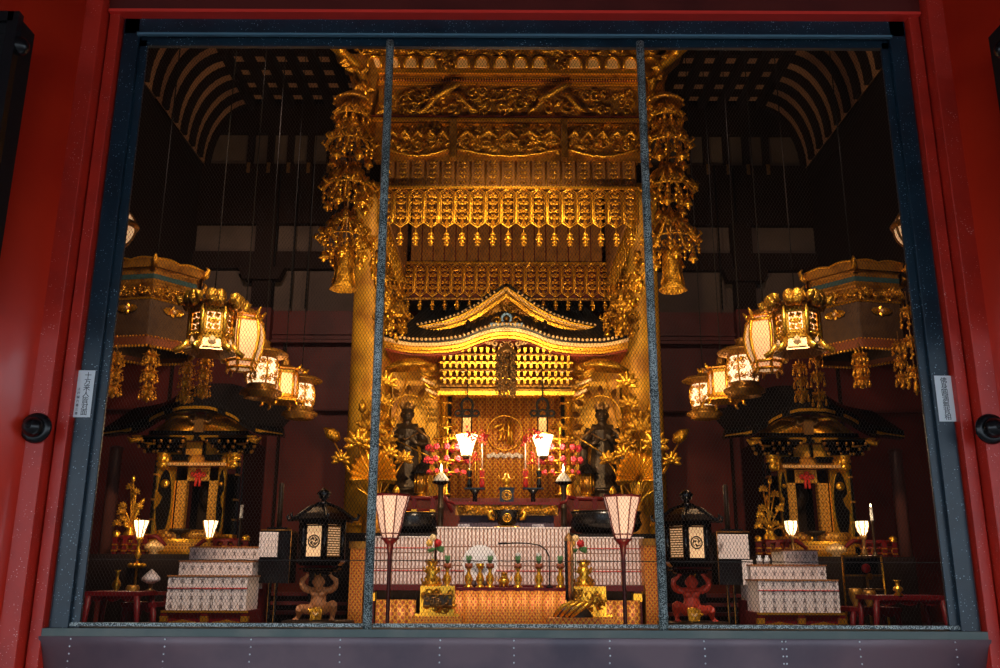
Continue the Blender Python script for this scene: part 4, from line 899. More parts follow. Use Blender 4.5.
# demon lantern bearers
def demon(px, s, skin, label, cat='statue'):
    Y = 9.0; pt = at(px, 573, Y); zt = pt.z; zb = FZ+.03; H = zt-Z(621, Y); zf_ = Z(621, Y)
    t = thing('demon_statue', label, cat, (pt.x, Y, zf_), 'lantern-bearing demons')
    u = H; hz = u*.81; r = u*.155
    B = [('t', [(0, .0, u*.22), (0, -.02, u*.34), (0, 0, u*.50), (0, 0, u*.62)], [u*.17, u*.185, u*.165, u*.15], .8), ('t', [(-u*.18, 0, u*.62), (u*.18, 0, u*.62)], [u*.085, u*.085]), ('t', [(0, 0, u*.6), (0, -.01, u*.74)], [u*.09, u*.075])]
    for q in (-1, 1):
        B += [('b', (q*u*.08, -u*.11, u*.56), (u*.09, u*.06, u*.065))]
        el = (q*u*.38, -.03, u*.72); wr = (q*u*.27, -.05, u*.93)
        B += [('t', [(q*u*.2, 0, u*.62), (q*u*.32, 0, u*.68), el], [u*.078, u*.082, u*.058]), ('t', [el, (q*u*.37, -.02, u*.85), wr], [u*.058, u*.06, u*.038])]
        B += hand(wr, (-q*.15, -.1, .6), u*.10, (q, 0, 0))
        kn = (q*u*.38, -u*.24, u*.36) if q != s else (q*u*.36, -u*.26, u*.26); an = (q*u*.33, -u*.06, u*.06) if q != s else (q*u*.42, -u*.04, u*.07)
        B += [('t', [(q*u*.10, 0, u*.22), kn], [u*.12, u*.085]), ('t', [kn, ((kn[0]+an[0])/2, (kn[1]+an[1])/2+.02, (kn[2]+an[2])/2), an], [u*.085, u*.078, u*.045]), ('t', [an, (an[0]+q*.01, an[1]-u*.14, u*.035)], [u*.05, u*.04], 1)]
        for k in range(5): B += [('t', [(an[0]+q*.01+(k-2)*u*.026, an[1]-u*.13, u*.03), (an[0]+q*.01+(k-2)*u*.032, an[1]-u*.19, u*.022)], [u*.02, u*.015])]
    B += head((0, -.05, hz), r, skin, t)
    figure('body', t, B, skin, .0085, 2)
    face((0, -.04, hz), r, t, G, BLKM)
    m = MB()
    for k in range(26):
        a = k*2*pi/26; m.ball((r*.72*cos(a), -.02+r*.78*sin(a)*.9+.01, hz+r*(.55+.25*(k % 2))), (r*.2, r*.2, r*.2), BLKM if skin is RSK else BRZ, 7, 5)
    m.ball((0, 0, hz+r*.7), (r*.7, r*.8, r*.45), BLKM if skin is RSK else BRZ, 10, 6); m.build('hair', t)
    m = MB()
    for q in (-1, 1): m.tube([(q*r*.3, -.1, hz+r*.8), (q*r*.38, -.12, hz+r*1.15)], [r*.12, r*.03], G, 6)
    m.build('horns', t)
    m = MB(); m.lathe([(u*.19, u*.20), (u*.205, u*.27), (u*.185, u*.31)], G if skin is RSK else GD, seg=20, sy=.85)
    m.box((0, -u*.2, u*.14), (u*.22, .03, u*.24), GC, tx=1.3)
    for k in range(7): m.leaf((R.uniform(-.05, .05), -u*.215, u*R.uniform(.05, .24)), .06, R.uniform(0, 6), G, .6)
    m.tube([(-u*.06, -u*.24, u*.17), (0, -u*.26, u*.12), (u*.06, -u*.24, u*.17)], .012, GP, 6); m.build('loincloth', t)
    # rock base reaching the floor
    m = MB(); hb = zf_-FZ; m.lathe([(.38, -hb), (.36, -hb*.5), (.33, -.02), (.33, 0)], BRZ, seg=14, lobes=5, amp=.06); m.build('rock_base', t)
    # lantern resting on the demon's head and hands
    z0 = zt; t2 = thing('temple_lantern', 'black six-sided temple lantern with %s emblem panel, carried by the %s demon' % (('crossed', 'tan') if s < 0 else ('whorl', 'red')), 'lantern', (pt.x, Y, z0), 'black lanterns carried by demons')
    l = lambda py: Z(py, Y)-z0; w = dx(22.5, 560, Y)
    m = MB(); 
    for a, b, k in ((573, 570.5, .75), (570.5, 568.5, .95), (568.5, 566.5, .7)): m.lathe([(w*k, l(a)), (w*k*1.08, (l(a)+l(b))/2), (w*k, l(b))], BLK if k != .7 else RL, seg=6, rot=pi/6, smooth=False)
    m.lathe([(w*.95, l(566.5)), (w*1.12, l(563)), (w*1.15, l(561)), (w*1.0, l(561))], BLK, seg=6, rot=pi/6+0, smooth=False); m.build('stand', t2)
    zb_, zt_ = l(558), l(521)
    rt = s*radians(-18) 
    V = [Vector((w*cos(pi/6+k*pi/3+rt), w*sin(pi/6+k*pi/3+rt), 0)) for k in range(6)]
    m = MB(); m.lathe([(w*1.1, l(561)), (w*1.1, zb_)], BLK, seg=6, rot=pi/6+rt, smooth=False)
    for v in V: m.tube([(v.x, v.y, zb_-.02), (v.x, v.y, zt_)], .028, BLK, 6)
    m.lathe([(w*1.05, l(526)), (w*1.1, zt_), (w*.5, zt_)], BLK, seg=6, rot=pi/6+rt, smooth=False)
    m.build('frame', t2)
    for k in range(6):
        a, b = V[k], V[(k+1) % 6]; c = (a+b)/2; ang = atan2(b.y-a.y, b.x-a.x); wl = (b-a).length*.76; ph = l(527)-zb_; zc_ = (l(527)+zb_)/2
        Tm = Matrix.Translation((c.x*.97, c.y*.97, zc_)) @ Matrix.Rotation(ang, 4, 'Z')
        m = MB(); m.T = Tm; m.bx(-wl/2, wl/2, -.004, .004, -ph/2, ph/2, LPAPW); pn_ = m.build('panel', t2)
        m = MB(); m.T = Matrix.Translation((c.x*1.0, c.y*1.0, zc_)) @ Matrix.Rotation(ang, 4, 'Z')
        front = c.y < -w*.5 and abs(c.x) < w*.75
        m.tube([(-wl/2, 0, -ph/2), (wl/2, 0, -ph/2), (wl/2, 0, ph/2), (-wl/2, 0, ph/2)], .012, BLK, 4, closed=True)
        if c.y == min(((V[j]+V[(j+1) % 6])/2).y for j in range(6)): whorl(m, (0, 0, 0), wl*.34, BRZ, 0, 4 if s < 0 else 3)
        else:
            for j in range(13): z = -ph/2+ph*(j+.5)/13; m.bx(-wl/2, wl/2, -.006, .006, z-.006, z+.006, GD)
        m.build('lattice', pn_)
    m = MB(); n = 24; rr_ = w*1.46
    pr = [(w*1.0, l(521.5)), (rr_*.98, l(521.5)), (rr_, l(520.5)), (rr_*.78, l(514.5)), (rr_*.5, l(509)), (rr_*.22, l(505.5)), (.02, l(504.5))]
    m.lathe(pr, BLK, seg=6, rot=pi/6+rt, smooth=False, )
    for k in range(6):
        a = pi/6+k*pi/3+rt; m.tube([(rr_*.2*cos(a), rr_*.2*sin(a), l(505.5)), (rr_*.55*cos(a), rr_*.55*sin(a), l(510)), (rr_*.98*cos(a), rr_*.98*sin(a), l(520)), (rr_*1.12*cos(a), rr_*1.12*sin(a), l(520.5)), (rr_*1.18*cos(a), rr_*1.18*sin(a), l(516.5)), (rr_*1.12*cos(a), rr_*1.12*sin(a), l(515))], [.02, .022, .022, .018, .014, .008], BLK, 6)
    m.build('roof', t2)
    m = MB(); z = l(504.5); m.lathe([(.06, z-.02), (.07, z+.01), (.03, z+.025), (.03, z+.045), (.055, z+.06), (.05, z+.075), (.075, z+.10), (.045, z+.13), (.008, z+.155)], BLK, seg=16); m.build('finial', t2)
    return t
demon(320, -1, TAN, 'tan carved wooden demon crouching with raised arms under a black lantern')
demon(690, 1, RSK, 'red painted demon with gold loincloth crouching under a black lantern')
# ================================================================== WHITE OFFERING BLOCKS, FRONT TABLE
def offering_block(x0, x1, zt, zb, Y, depth, label, grp, cols, rowsn, lines=(), marks=True, cap=G, name='offering_box_stack', pr=.8):
    """stack of white paper packets: each packet a slightly rounded face in a grid"""
    t = thing(name, label, 'offering boxes', ((x0+x1)/2, Y, zb), grp); w = x1-x0; h = zt-zb
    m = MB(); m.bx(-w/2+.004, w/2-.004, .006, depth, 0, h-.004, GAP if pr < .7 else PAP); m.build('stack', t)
    m = MB(); cw = w/cols; rh = h/rowsn
    for i in range(cols):
        for j in range(rowsn):
            x = -w/2+cw*(i+.5); z = rh*(j+.5); m.box((x, .004, z), (cw*pr, .016, rh*.93), PAP)
    m.build('packet_faces', t)['kind'] = 'stuff'
    if marks:
        m = MB()
        for i in range(marks):
            for j in range(max(1, rowsn//2)):
                x = -w/2+w/marks*(i+.5); z = h-(h/max(1, rowsn//2))*(j+.38)-.0; q = min(.028, h*.14)
                m.box((x, -.006, z), (q*1.3, .003, q*.16), MARK); m.box((x, -.006, z-q*.5), (q*.9, .003, q*.16), MARK); m.box((x, -.006, z-.1*q), (q*.18, .003, q*1.6), MARK); m.box((x-q*.3, -.006, z-q*.85), (q*.16, .003, q*.8), MARK, ry=.6); m.box((x+q*.3, -.006, z-q*.85), (q*.16, .003, q*.8), MARK, ry=-.6)
        m.build('written_marks', t)
    m = MB(); m.bx(-w/2-.006, w/2+.006, -.012, depth+.01, h-.004, h+.010, cap); m.build('lid_edge', t)
    for z in lines:
        m = MB(); m.tube([(-w/2, -.008, z-zb), (w/2, -.008, z-zb)], .005, RCORD, 5); m.build('red_cord', t)
    return t
Y = 9.9; xa, xb = X(436, 555, Y), X(570.5, 555, Y)
ztab = Z(585, Y)
offering_block(xa, xb, Z(528, Y), ztab, Y, .38, 'tall middle block of white offering packets behind the gold vases', 'white offering packets on the long table', 34, 3, (Z(571, Y),), 0, PAP, pr=.62)
xl = X(365, 555, Y+.1); xr = X(643.5, 555, Y+.1)
offering_block(xl, xa-.02, Z(537.5, Y+.1), ztab, Y+.1, .3, 'white block of offering packets beside the standing lamp, tan demon side', 'white offering packets on the long table', 18, 3, (Z(548, Y), Z(571, Y)), 0, PAP, pr=.62)
offering_block(xb+.02, xr, Z(537.5, Y+.1), ztab, Y+.1, .3, 'white block of offering packets beside the standing lamp, red demon side', 'white offering packets on the long table', 19, 3, (Z(548, Y), Z(571, Y)), 0, PAP, pr=.62)
t = thing('long_table', 'long red lacquered table carrying the white offering packets', 'table', (0, 9.8, FZ)); hh = ztab-FZ
x0, x1 = X(365, 585, 9.7), X(643.5, 585, 9.7)
m = MB(); m.bx(x0, x1, -.1, .52, hh-.055, hh, RL); m.build('top', t)
for x in (x0+.06, x1-.06):
    for y in (-.04, .46):
        m = MB(); m.box((x, y, (hh-.055)/2), (.08, .08, hh-.055), RL); m.bx(x-.045, x+.045, y-.045, y+.045, hh-.16, hh-.08, G); m.build('leg', t)
m = MB(); m.bx(x0+.1, x1-.1, .1, .12, 0, hh-.06, mat('brown_cloth', (.09, .045, .02), .8)); m.build('cloth', t)
# front offertory table with orange brocade
YT = 9.15; zt = Z(588, YT)
t = thing('brocade_table', 'low front table draped with orange brocade holding gold vases', 'table', (0, YT, FZ)); h = zt-FZ
x0, x1 = X(421, 590, YT), X(599, 590, YT)
m = MB(); m.bx(x0, x1, 0, .42, h-.03, h, RL); m.build('top', t)
m = MB(); m.grid([[(x0+.01+(x1-x0-.02)*k/60, -.005-.008*sin(k*1.3), z) for k in range(61)] for z in (h-.025, h*.5, 0)][::-1], BROC2); o = m.build('brocade_cloth', t); so = o.modifiers.new('s', 'SOLIDIFY'); so.thickness = .008
for px in (350+6, 652):
    m = MB()
for a, b, pyt, lb in ((350, 364, 542, 'orange brocade covered pillar with gilt top, tan demon side'), (644.5, 657, 538, 'orange brocade covered pillar with gilt top, red demon side')):
    Yp_ = 9.75; xa_, xb_ = X(a, 560, Yp_), X(b, 560, Yp_); z = Z(pyt, Yp_); t = thing('brocade_pillar', lb, 'pillar', ((xa_+xb_)/2, Yp_, FZ)); w = (xb_-xa_)/2
    m = MB(); m.bx(-w, w, 0, .3, 0, z-FZ-.07, BROC2); m.build('cloth', t); m = MB(); m.bx(-w-.015, w+.015, -.015, .315, z-FZ-.07, z-FZ, GD); m.build('cap', t)
for a, b, lb in ((376, 416, 'small brocade hanging under the long table, tan demon side'), (603, 640, 'small brocade hanging under the long table, red demon side')):
    m = MB(); xa_, xb_ = X(a, 600, 9.68), X(b, 600, 9.68); z = Z(600, 9.68); m.grid([[((xb_-xa_)*(k/20-.5), .006*sin(k), zq) for k in range(21)] for zq in (0, z-FZ)], BROC); o = m.build('brocade_hanging'); o.location = ((xa_+xb_)/2, 9.68, FZ); tag(o, lb, 'cloth', 'brocade hangings under the long table'); so = o.modifiers.new('s', 'SOLIDIFY'); so.thickness = .008
# vases with sprigs
def vase(px, plant, label, base=YT+.12, top=588):
    Yv = base; p = at(px, top, Yv); t = thing('altar_vase', label, 'vase', (p.x, Yv, zt), 'small gold vases on the brocade table'); u = (Z(563, Yv)-zt)
    m = MB(); m.lathe([(.045, 0), (.045, .012), (.022, u*.12), (.042, u*.3), (.040, u*.42), (.018, u*.6), (.016, u*.68), (.030, u*.8)], G, seg=16); m.build('foot_vase', t)
    m = MB(); m.lathe([(.026, u*.78), (.040, u*.8), (.040, u*.98), (.034, u*.98), (.01, u*.9)], mat('red_brown_cup', (.3, .08, .03), .5) if plant else G, seg=14); m.build('cup', t)
    if plant:
        m = MB()
        for k in range(9): a = k*.7; m.tube([(0, 0, u*.92), (.012*cos(a), .012*sin(a), u*1.12), (.026*cos(a), .026*sin(a), u*1.3)], [.010, .014, .004], GRN, 5)
        m.build('sprig', t)
        if plant > 1:
            m = MB(); 
            for k in range(5): m.ball((.018*cos(k*1.26), -.01, u*1.34+.01*sin(k*1.26)), .014, WHT, 7, 5)
            m.build('white_bud', t)
    return t
for px, pl, lb in ((447, 1, 'gold vase with small green sprig, outermost on the tan demon side of the table'), (468.5, 1, 'gold vase with green sprig at the edge of the white round fan'), (480, 0, 'flaring gold vase without a plant, in front of the white round fan'), (490, 2, 'gold vase with green and white sprig in front of the white fan'), (518, 2, 'gold vase with sprig and white bud, next to the little gold burner'), (539, 2, 'gold vase with green sprig and white bud, under the bent black microphone stalk'), (560.5, 1, 'gold vase with small dark sprig, beside the tall sashed bronze pole')): vase(px, pl, lb)
p = at(504, 588, YT+.12); t = thing('incense_burner', 'little squat gold incense burner at the middle of the brocade table', 'incense burner', (p.x, YT+.12, zt))
m = MB(); m.lathe([(.035, .02), (.055, .05), (.05, .085), (.035, .09)], G, seg=18); m.build('bowl', t)
for k in range(3): m = MB(); a = k*2.09+.5; m.tube([(.04*cos(a), .04*sin(a), .04), (.05*cos(a), .05*sin(a), 0)], [.012, .008], G, 5); m.build('leg', t)
m = MB(); m.lathe([(.045, .09), (.03, .11), (.03, .135), (.04, .14), (.02, .15), (.003, .155)], GC, seg=14); m.build('lid', t)
for s in (-1, 1): m = MB(); m.tube([(s*.05, 0, .06), (s*.07, 0, .07), (s*.07, 0, .11)], .007, G, 5); m.build('handle', t)
# round white fan
p = at(480, 563, 9.6); r = dx(17.5, 563, 9.6); t = thing('round_fan', 'white round ribbed fan standing behind the gold vases', 'fan', (p.x, 9.6, Z(585, 9.6)))
h = p.z-Z(585, 9.6); m = MB(); m.lathe([(r, -.004), (r, .004)], mat('white_fan_paper', (.95, .95, .93), .6), (0, 0, h), 48, tilt=Matrix.Rotation(pi/2, 3, 'X'), smooth=False); m.build('leaf_disc', t)
m = MB()
for k in range(24): a = k*pi/24; m.tube([(0, -.008, h-r*.7), (r*.99*cos(a), -.008, h+r*.99*sin(a))], .0022, PAPB, 4)
m.build('ribs', t); m = MB(); m.tube([(0, -.01, 0), (0, -.01, h-r*.6)], .011, WHT, 6); m.build('handle', t)
# microphone on a bent stalk
t = thing('microphone', 'thin black gooseneck microphone arching over the vases', 'microphone', (X(549, 585, 9.2), 9.2, zt)); q = lambda px, py: at(px, py, 9.2)
o = Vector((X(549, 585, 9.2), 9.2, zt)); pts = [q(549.5, 587), q(549.5, 570), q(549, 556), q(546, 550), q(540, 545.5), q(530, 543.5), q(518, 543), q(504, 543.3)]
m = MB(); m.tube([a-o for a in pts], .0065, BLK, 8); m.build('gooseneck', t); m = MB(); m.tube([q(507, 543.2)-o, q(498, 543.6)-o], .010, BLKM, 8); m.build('capsule', t)
m = MB(); m.lathe([(.035, -.0), (.035, .015), (.01, .03)], BLKM, (pts[0]-o)[:2]+(0,) if False else (pts[0].x-o.x, 0, 0), 14); m.build('base', t)
# gilt side pedestals with lotus towers and flowers
for s, px, lb in ((-1, 438, 'gilt pedestal with dark lacquered panel at the tan demon end of the brocade table'), (1, 588, 'gilt pedestal at the red demon end of the brocade table, behind the curled gong cushion')):
    Yq = 9.0; x = X(px, 600, Yq); zq = Z(586, Yq); t = thing('gilt_pedestal', lb, 'pedestal', (x, Yq, FZ), 'gilt pedestals at the ends of the brocade table'); h = zq-FZ; w = dx(17, 600, Yq); z = lambda py: Z(py, Yq)-FZ
    m = MB(); m.bx(-w, w, -.1, .1, z(615), h, G); carve(m, -w, w, z(613), z(589), -.1, GC, 34, .03, .06); m.build('body', t)
    if s < 0: m = MB(); m.bx(-w*.75, w*.85, -.13, -.1, z(606), z(594.5), BRZ); m.tube([(-w*.78, -.135, z(606)), (w*.88, -.135, z(606)), (w*.88, -.135, z(594.5)), (-w*.78, -.135, z(594.5))], .012, GD, 4, closed=True); carve(m, -w*.7, w*.8, z(605), z(596), -.13, BRZL, 16, .02, .04); m.build('panel', t)
    m = MB(); m.bx(-w*1.45, w*1.45, -.16, .12, 0, z(616), BROC2); m.bx(-w*1.3, w*1.3, -.14, .12, z(617), z(613.5), G); m.build('step', t)
    xt = X(432 if s < 0 else 584, 570, Yq); t = thing('lotus_tower', 'tiered gold lotus tower on the gilt pedestal, %s demon side' % ('tan' if s < 0 else 'red'), 'tower ornament', (xt, Yq, zq), 'gold lotus towers'); z = lambda py: Z(py, Yq)-zq
    m = MB(); m.lathe([(.09, 0), (.10, .03), (.06, .05), (.075, z(578)), (.04, z(575)), (.085, z(571)), (.05, z(569)), (.035, z(566)), (.06, z(564)), (.02, z(562)), (.01, z(559))], G, seg=18, lobes=9, amp=.05); m.build('tower', t)
    m = MB()
    for zz_, r in ((.03, .10), (z(571), .088), (z(564), .062)):
        for k in range(9): a = k*2*pi/9; m.T = Matrix.Translation((r*cos(a), r*sin(a), zz_)) @ Matrix.Rotation(a+pi/2, 4, 'Z'); m.leaf((0, 0, 0), .045, pi/2, GC, .8); m.T = None
    m.build('petals', t)
    xf = X(433 if s < 0 else 575.5, 545, Yq-.05); 
    t = thing('flower_arrangement', 'red rose and two yellow balls over leaves, on a thin stalk, %s demon side' % ('tan' if s < 0 else 'red'), 'flowers', (xf, Yq-.05, z(0)*0+zq), 'rose and yellow flower arrangements')
    m = MB(); m.tube([(0, 0, .0), (0, 0, z(548))], .004, GRN, 4); m.build('stem', t)
    for dpx, py, r, mt in ((-3.5, 543.5, .038, mat('yellow_flower', (.75, .45, .08), .6)), (0, 538, .036, mat('cream_flower', (.8, .6, .3), .6)), (5, 543.5, .042, REDF)):
        m = MB(); c = (dx(dpx, py, Yq), -.01, z(py)); m.ball(c, r*.8, mt, 10, 7)
        for k in range(14): a = k*2.4; e = -1+2*(k+.5)/14; m.ball((c[0]+r*.55*cos(a)*sqrt(1-e*e), c[1]+r*.4*e, c[2]+r*.55*sin(a)*sqrt(1-e*e)), r*.42, mt, 7, 5)
        m.build('blossom', t)
    m = MB()
    for k in range(6): m.leaf((dx(3, 548, Yq), -.01, z(548.5)), .09, -.5+k*.2-(pi if k > 3 else 0), GRN, .35)
    m.build('leaves', t)
# tall sashed bronze pole
t = thing('sashed_pole', 'tall bronze pole wrapped in striped red and black sash cords', 'pole', (X(569.5, 600, 8.85), 8.85, FZ)); z = lambda py: Z(py, 8.85)-FZ
m = MB(); m.lathe([(.03, 0), (.03, z(545))], BRZ, seg=12); m.lathe([(.03, z(545)), (.045, z(541)), (.04, z(537)), (.02, z(535)), (.004, z(532))], BRZL, seg=12); m.build('shaft', t)
for o_, mt in ((-.028, BLKM), (.0, mat('orange_cord', (.5, .14, .03), .7)), (.026, BRZL)):
    m = MB(); m.tube([(o_, -.035, z(541)), (o_*1.1, -.04, z(565)), (o_*.9, -.04, z(590)), (o_, -.035, z(600))], .016, mt, 6); m.build('sash', t)
m = MB(); m.lathe([(.14, 0), (.12, .04), (.03, .1)], BRZ, seg=16); m.build('foot', t)
# curled gong cushion on the right
t = thing('gong_cushion', 'dark round gong block with curling gold bands at the foot of the sashed pole', 'gong', (X(572, 608, 8.8), 8.72, FZ)); z = lambda py: Z(py, 8.72)-FZ
m = MB(); w = dx(20, 608, 8.7); m.lathe([(w, 0), (w, z(616)), (w*.9, z(612)), (w*.55, z(604)), (w*.05, z(602))], BRZ, seg=20, sy=.3); m.build('block', t)
for k in range(4):
    m = MB(); m.tube([(-w*.95+k*.05, -.12-.01*k, z(616)), (-w*.6+k*.07, -.13, z(606)), (-w*.1+k*.06, -.12, z(601)), (w*.4+k*.05, -.1, z(604))], [.014, .02, .018, .01], G, 6); m.build('gilt_band', t)
m = MB(); m.bx(-w*1.3, w*1.3, -.2, .1, 0, z(617), BROC2); m.build('step', t)
# standing lamps with red ribbed shades
def standing_lamp(px, label):
    Yl = 8.2; x = X(px, 545, Yl); t = thing('standing_lamp', label, 'floor lamp', (x, Yl, FZ), 'standing lamps with red-ribbed shades'); z = lambda py: Z(py, Yl)-FZ; r = dx(18.6, 520, Yl)
    m = MB(); m.lathe([(.14, 0), (.13, .03), (.03, .06), (.018, .12), (.018, z(575)), (.022, z(560)), (.018, z(557)), (.026, z(552)), (.032, z(545)), (.055, z(542)), (.085, z(538.5)), (.03, z(538))], RLD, seg=16); m.build('pole', t)
    prof = [(.07, z(538.5)), (r*.50, z(534)), (r*.62, z(526)), (r*.74, z(514)), (r, z(496.5))]
    m = MB(); m.lathe(prof, LPAP, seg=8, rot=pi/8, smooth=False); m.build('lamp_shade', t)
    for k in range(8):
        a = pi/8+k*pi/4; m = MB(); m.tube([(q*1.01*cos(a), q*1.01*sin(a), zz_) for q, zz_ in prof]+[(r*1.08*cos(a), r*1.08*sin(a), z(494.5))], .007, RLD, 5); m.build('rib', t)
    for q, zz_ in ((prof[1][0], prof[1][1]), (r*1.0, z(496))): m = MB(); m.tube([(q*1.01*cos(pi/8+k*pi/4), q*1.01*sin(pi/8+k*pi/4), zz_) for k in range(8)], 0.006 if q < r else .012, RLD, 5, closed=True); m.build('ring', t)
    return t
standing_lamp(390, 'standing lamp with red ribs and pale shade, before the mullion on the tan demon side')
standing_lamp(623, 'standing lamp with red ribs and pale shade, beside the red demon')
# ================================================================== SIDE BAYS
SIDE = {-1: 'tan demon side', 1: 'red demon side'}
# hanging lanterns in two receding rows
def hl(s, k):
    """row position k: pixel centre, y of centre, Y"""
    return [(212, 325, 8.0), (243.5, 341, 8.75), (262.5, 372, 9.6), (284, 385, 10.4), (300.5, 396, 11.3)][k] if s < 0 else [(797, 325, 8.0), (765.5, 342, 8.75), (743, 370, 9.6), (722, 384, 10.4), (704, 396, 11.3)][k]
def chain(t, h, r=.006):
    m = MB(); m.tube([(0, 0, h), (0, 0, Z(118, YB)+.33-t.location.z)], r, BLKM, 5); m.build('chain', t)
def tracery(m, a, b, z0, z1, mt, r):
    """pierced metalwork between points a and b (xy), heights z0..z1"""
    a = Vector((a[0], a[1], 0)); b = Vector((b[0], b[1], 0)); w = (b-a).length; ang = atan2(b.y-a.y, b.x-a.x); c = (a+b)/2
    m.T = Matrix.Translation((c.x, c.y, (z0+z1)/2)) @ Matrix.Rotation(ang, 4, 'Z'); h = z1-z0
    for x in (-.25, .25):
        for k in range(3):
            z = -h/2+h*(k+.5)/3
            for q in range(4): m.tube([(x*w+w*.06*cos(q*pi/2)+w*.14*cos(u+q*pi/2), 0, z+h*.05*sin(q*pi/2)+h*.09*sin(u+q*pi/2)) for u in (0, .9, 1.8, 2.7, 3.6)], r, mt, 4)
    for q in range(8): a_ = q*pi/4; m.tube([(w*.05*cos(a_), 0, h*.04*sin(a_)), (w*.17*cos(a_), 0, h*.13*sin(a_))], r*1.2, mt, 4)
    m.ball((0, 0, 0), (w*.06, r*2, w*.06), mt, 8, 5)
    m.tube([(w*.19*cos(q*pi/8), 0, h*.16*sin(q*pi/8)) for q in range(16)], r, mt, 4, closed=True)
    m.T = None
def hex_lantern(s, k, label):   # big pierced gold lantern
    px, py, Y = hl(s, k); p = at(px, py, Y); u = mpp(py, Y); t = thing('pierced_hexagonal_lantern', label, 'hanging lantern', (p.x, Y, p.z), 'hanging lanterns'); R_ = 21*u; h = 17*u
    rot = pi/6+s*radians(8); V = [(R_*cos(rot+j*pi/3), R_*sin(rot+j*pi/3)) for j in range(6)]
    m = MB(); m.lathe([(R_*.86, -h*.85), (R_*.86, h*.95)], LPAT, seg=6, rot=rot, smooth=False); m.build('lit_core', t)
    m = MB()
    for j in range(6):
        a, b = V[j], V[(j+1) % 6]; m.tube([(a[0], a[1], -h), (a[0], a[1], h)], .022, G, 6); A, B = Vector((*a, 0)), Vector((*b, 0)); c = (A+B)/2; ang = atan2(B.y-A.y, B.x-A.x); w = (B-A).length
        m.T = Matrix.Translation(c) @ Matrix.Rotation(ang, 4, 'Z')
        m.bx(-w/2, w/2, -.008, .008, h*.52, h, G); m.bx(-w/2, w/2, -.008, .008, -h, -h*.5, G); m.bx(-w/2, -w*.30, -.008, .008, -h, h, G); m.bx(w*.30, w/2, -.008, .008, -h, h, G)
        for z in (h*.75, -h*.75):
            for q in (-.3, -.1, .1, .3): m.scroll((q*w, -.008*(1), z), w*.09, GC, .007)
        m.T = None
    m.build('pierced_frame', t)
    m = MB()
    for j in range(6):
        a, b = Vector((*V[j], 0)), Vector((*V[(j+1) % 6], 0)); c = a.lerp(b, .2); d = a.lerp(b, .8); tracery(m, c, d, -h*.5, h*.52, G, .0065)
    m.build('tracery', t)
    m = MB(); m.lathe([(R_*1.0, h), (R_*1.25, h*1.05), (R_*1.3, h*1.12), (R_*.9, h*1.3), (R_*.4, h*1.6), (.02, h*1.75)], GD, seg=6, rot=rot, smooth=False)
    for j in range(6):
        a = rot+j*pi/3
        m.tube([(R_*1.2*cos(a), R_*1.2*sin(a), h*1.1), (R_*1.5*cos(a), R_*1.5*sin(a), h*1.15), (R_*1.6*cos(a), R_*1.6*sin(a), h*1.4), (R_*1.35*cos(a), R_*1.35*sin(a), h*1.55)], [.02, .035, .04, .012], GC, 6)
        for e in (.35, .65): q = a+e*pi/3; m.ball((R_*1.2*cos(q), R_*1.2*sin(q), h*1.32), (.06, .06, .085), GC, 8, 6)
    m.build('petal_crown', t)
    m = MB(); m.lathe([(R_*1.0, -h), (R_*1.02, -h*1.1), (R_*1.12, -h*1.5), (R_*1.2, -h*1.75), (R_*1.1, -h*1.72), (.05, -h*1.3)], BRZL, seg=6, rot=rot, smooth=False)
    for j in range(6):
        a = rot+j*pi/3; m.tube([(R_*.98*cos(a), R_*.98*sin(a), -h), (R_*1.15*cos(a), R_*1.15*sin(a), -h*1.4), (R_*1.55*cos(a), R_*1.55*sin(a), -h*1.75), (R_*1.6*cos(a), R_*1.6*sin(a), -h*1.6)], [.02, .03, .03, .01], G, 6)
        q = a+pi/6
    m.build('skirt', t)
    m = MB()
    for j in range(6):
        q = rot+j*pi/3+pi/6; rr_ = R_*.98; m.T = Matrix.Translation((rr_*cos(q), rr_*sin(q), -h*1.35)) @ Matrix.Rotation(q+pi/2, 4, 'Z'); m.leaf((0, 0, -.02), .09, pi/2, GP, .8); m.box((0, -.01, -.035), (.16, .008, .012), GP); m.T = None
    m.build('skirt_emblems', t)
    chain(t, h*1.7); return t
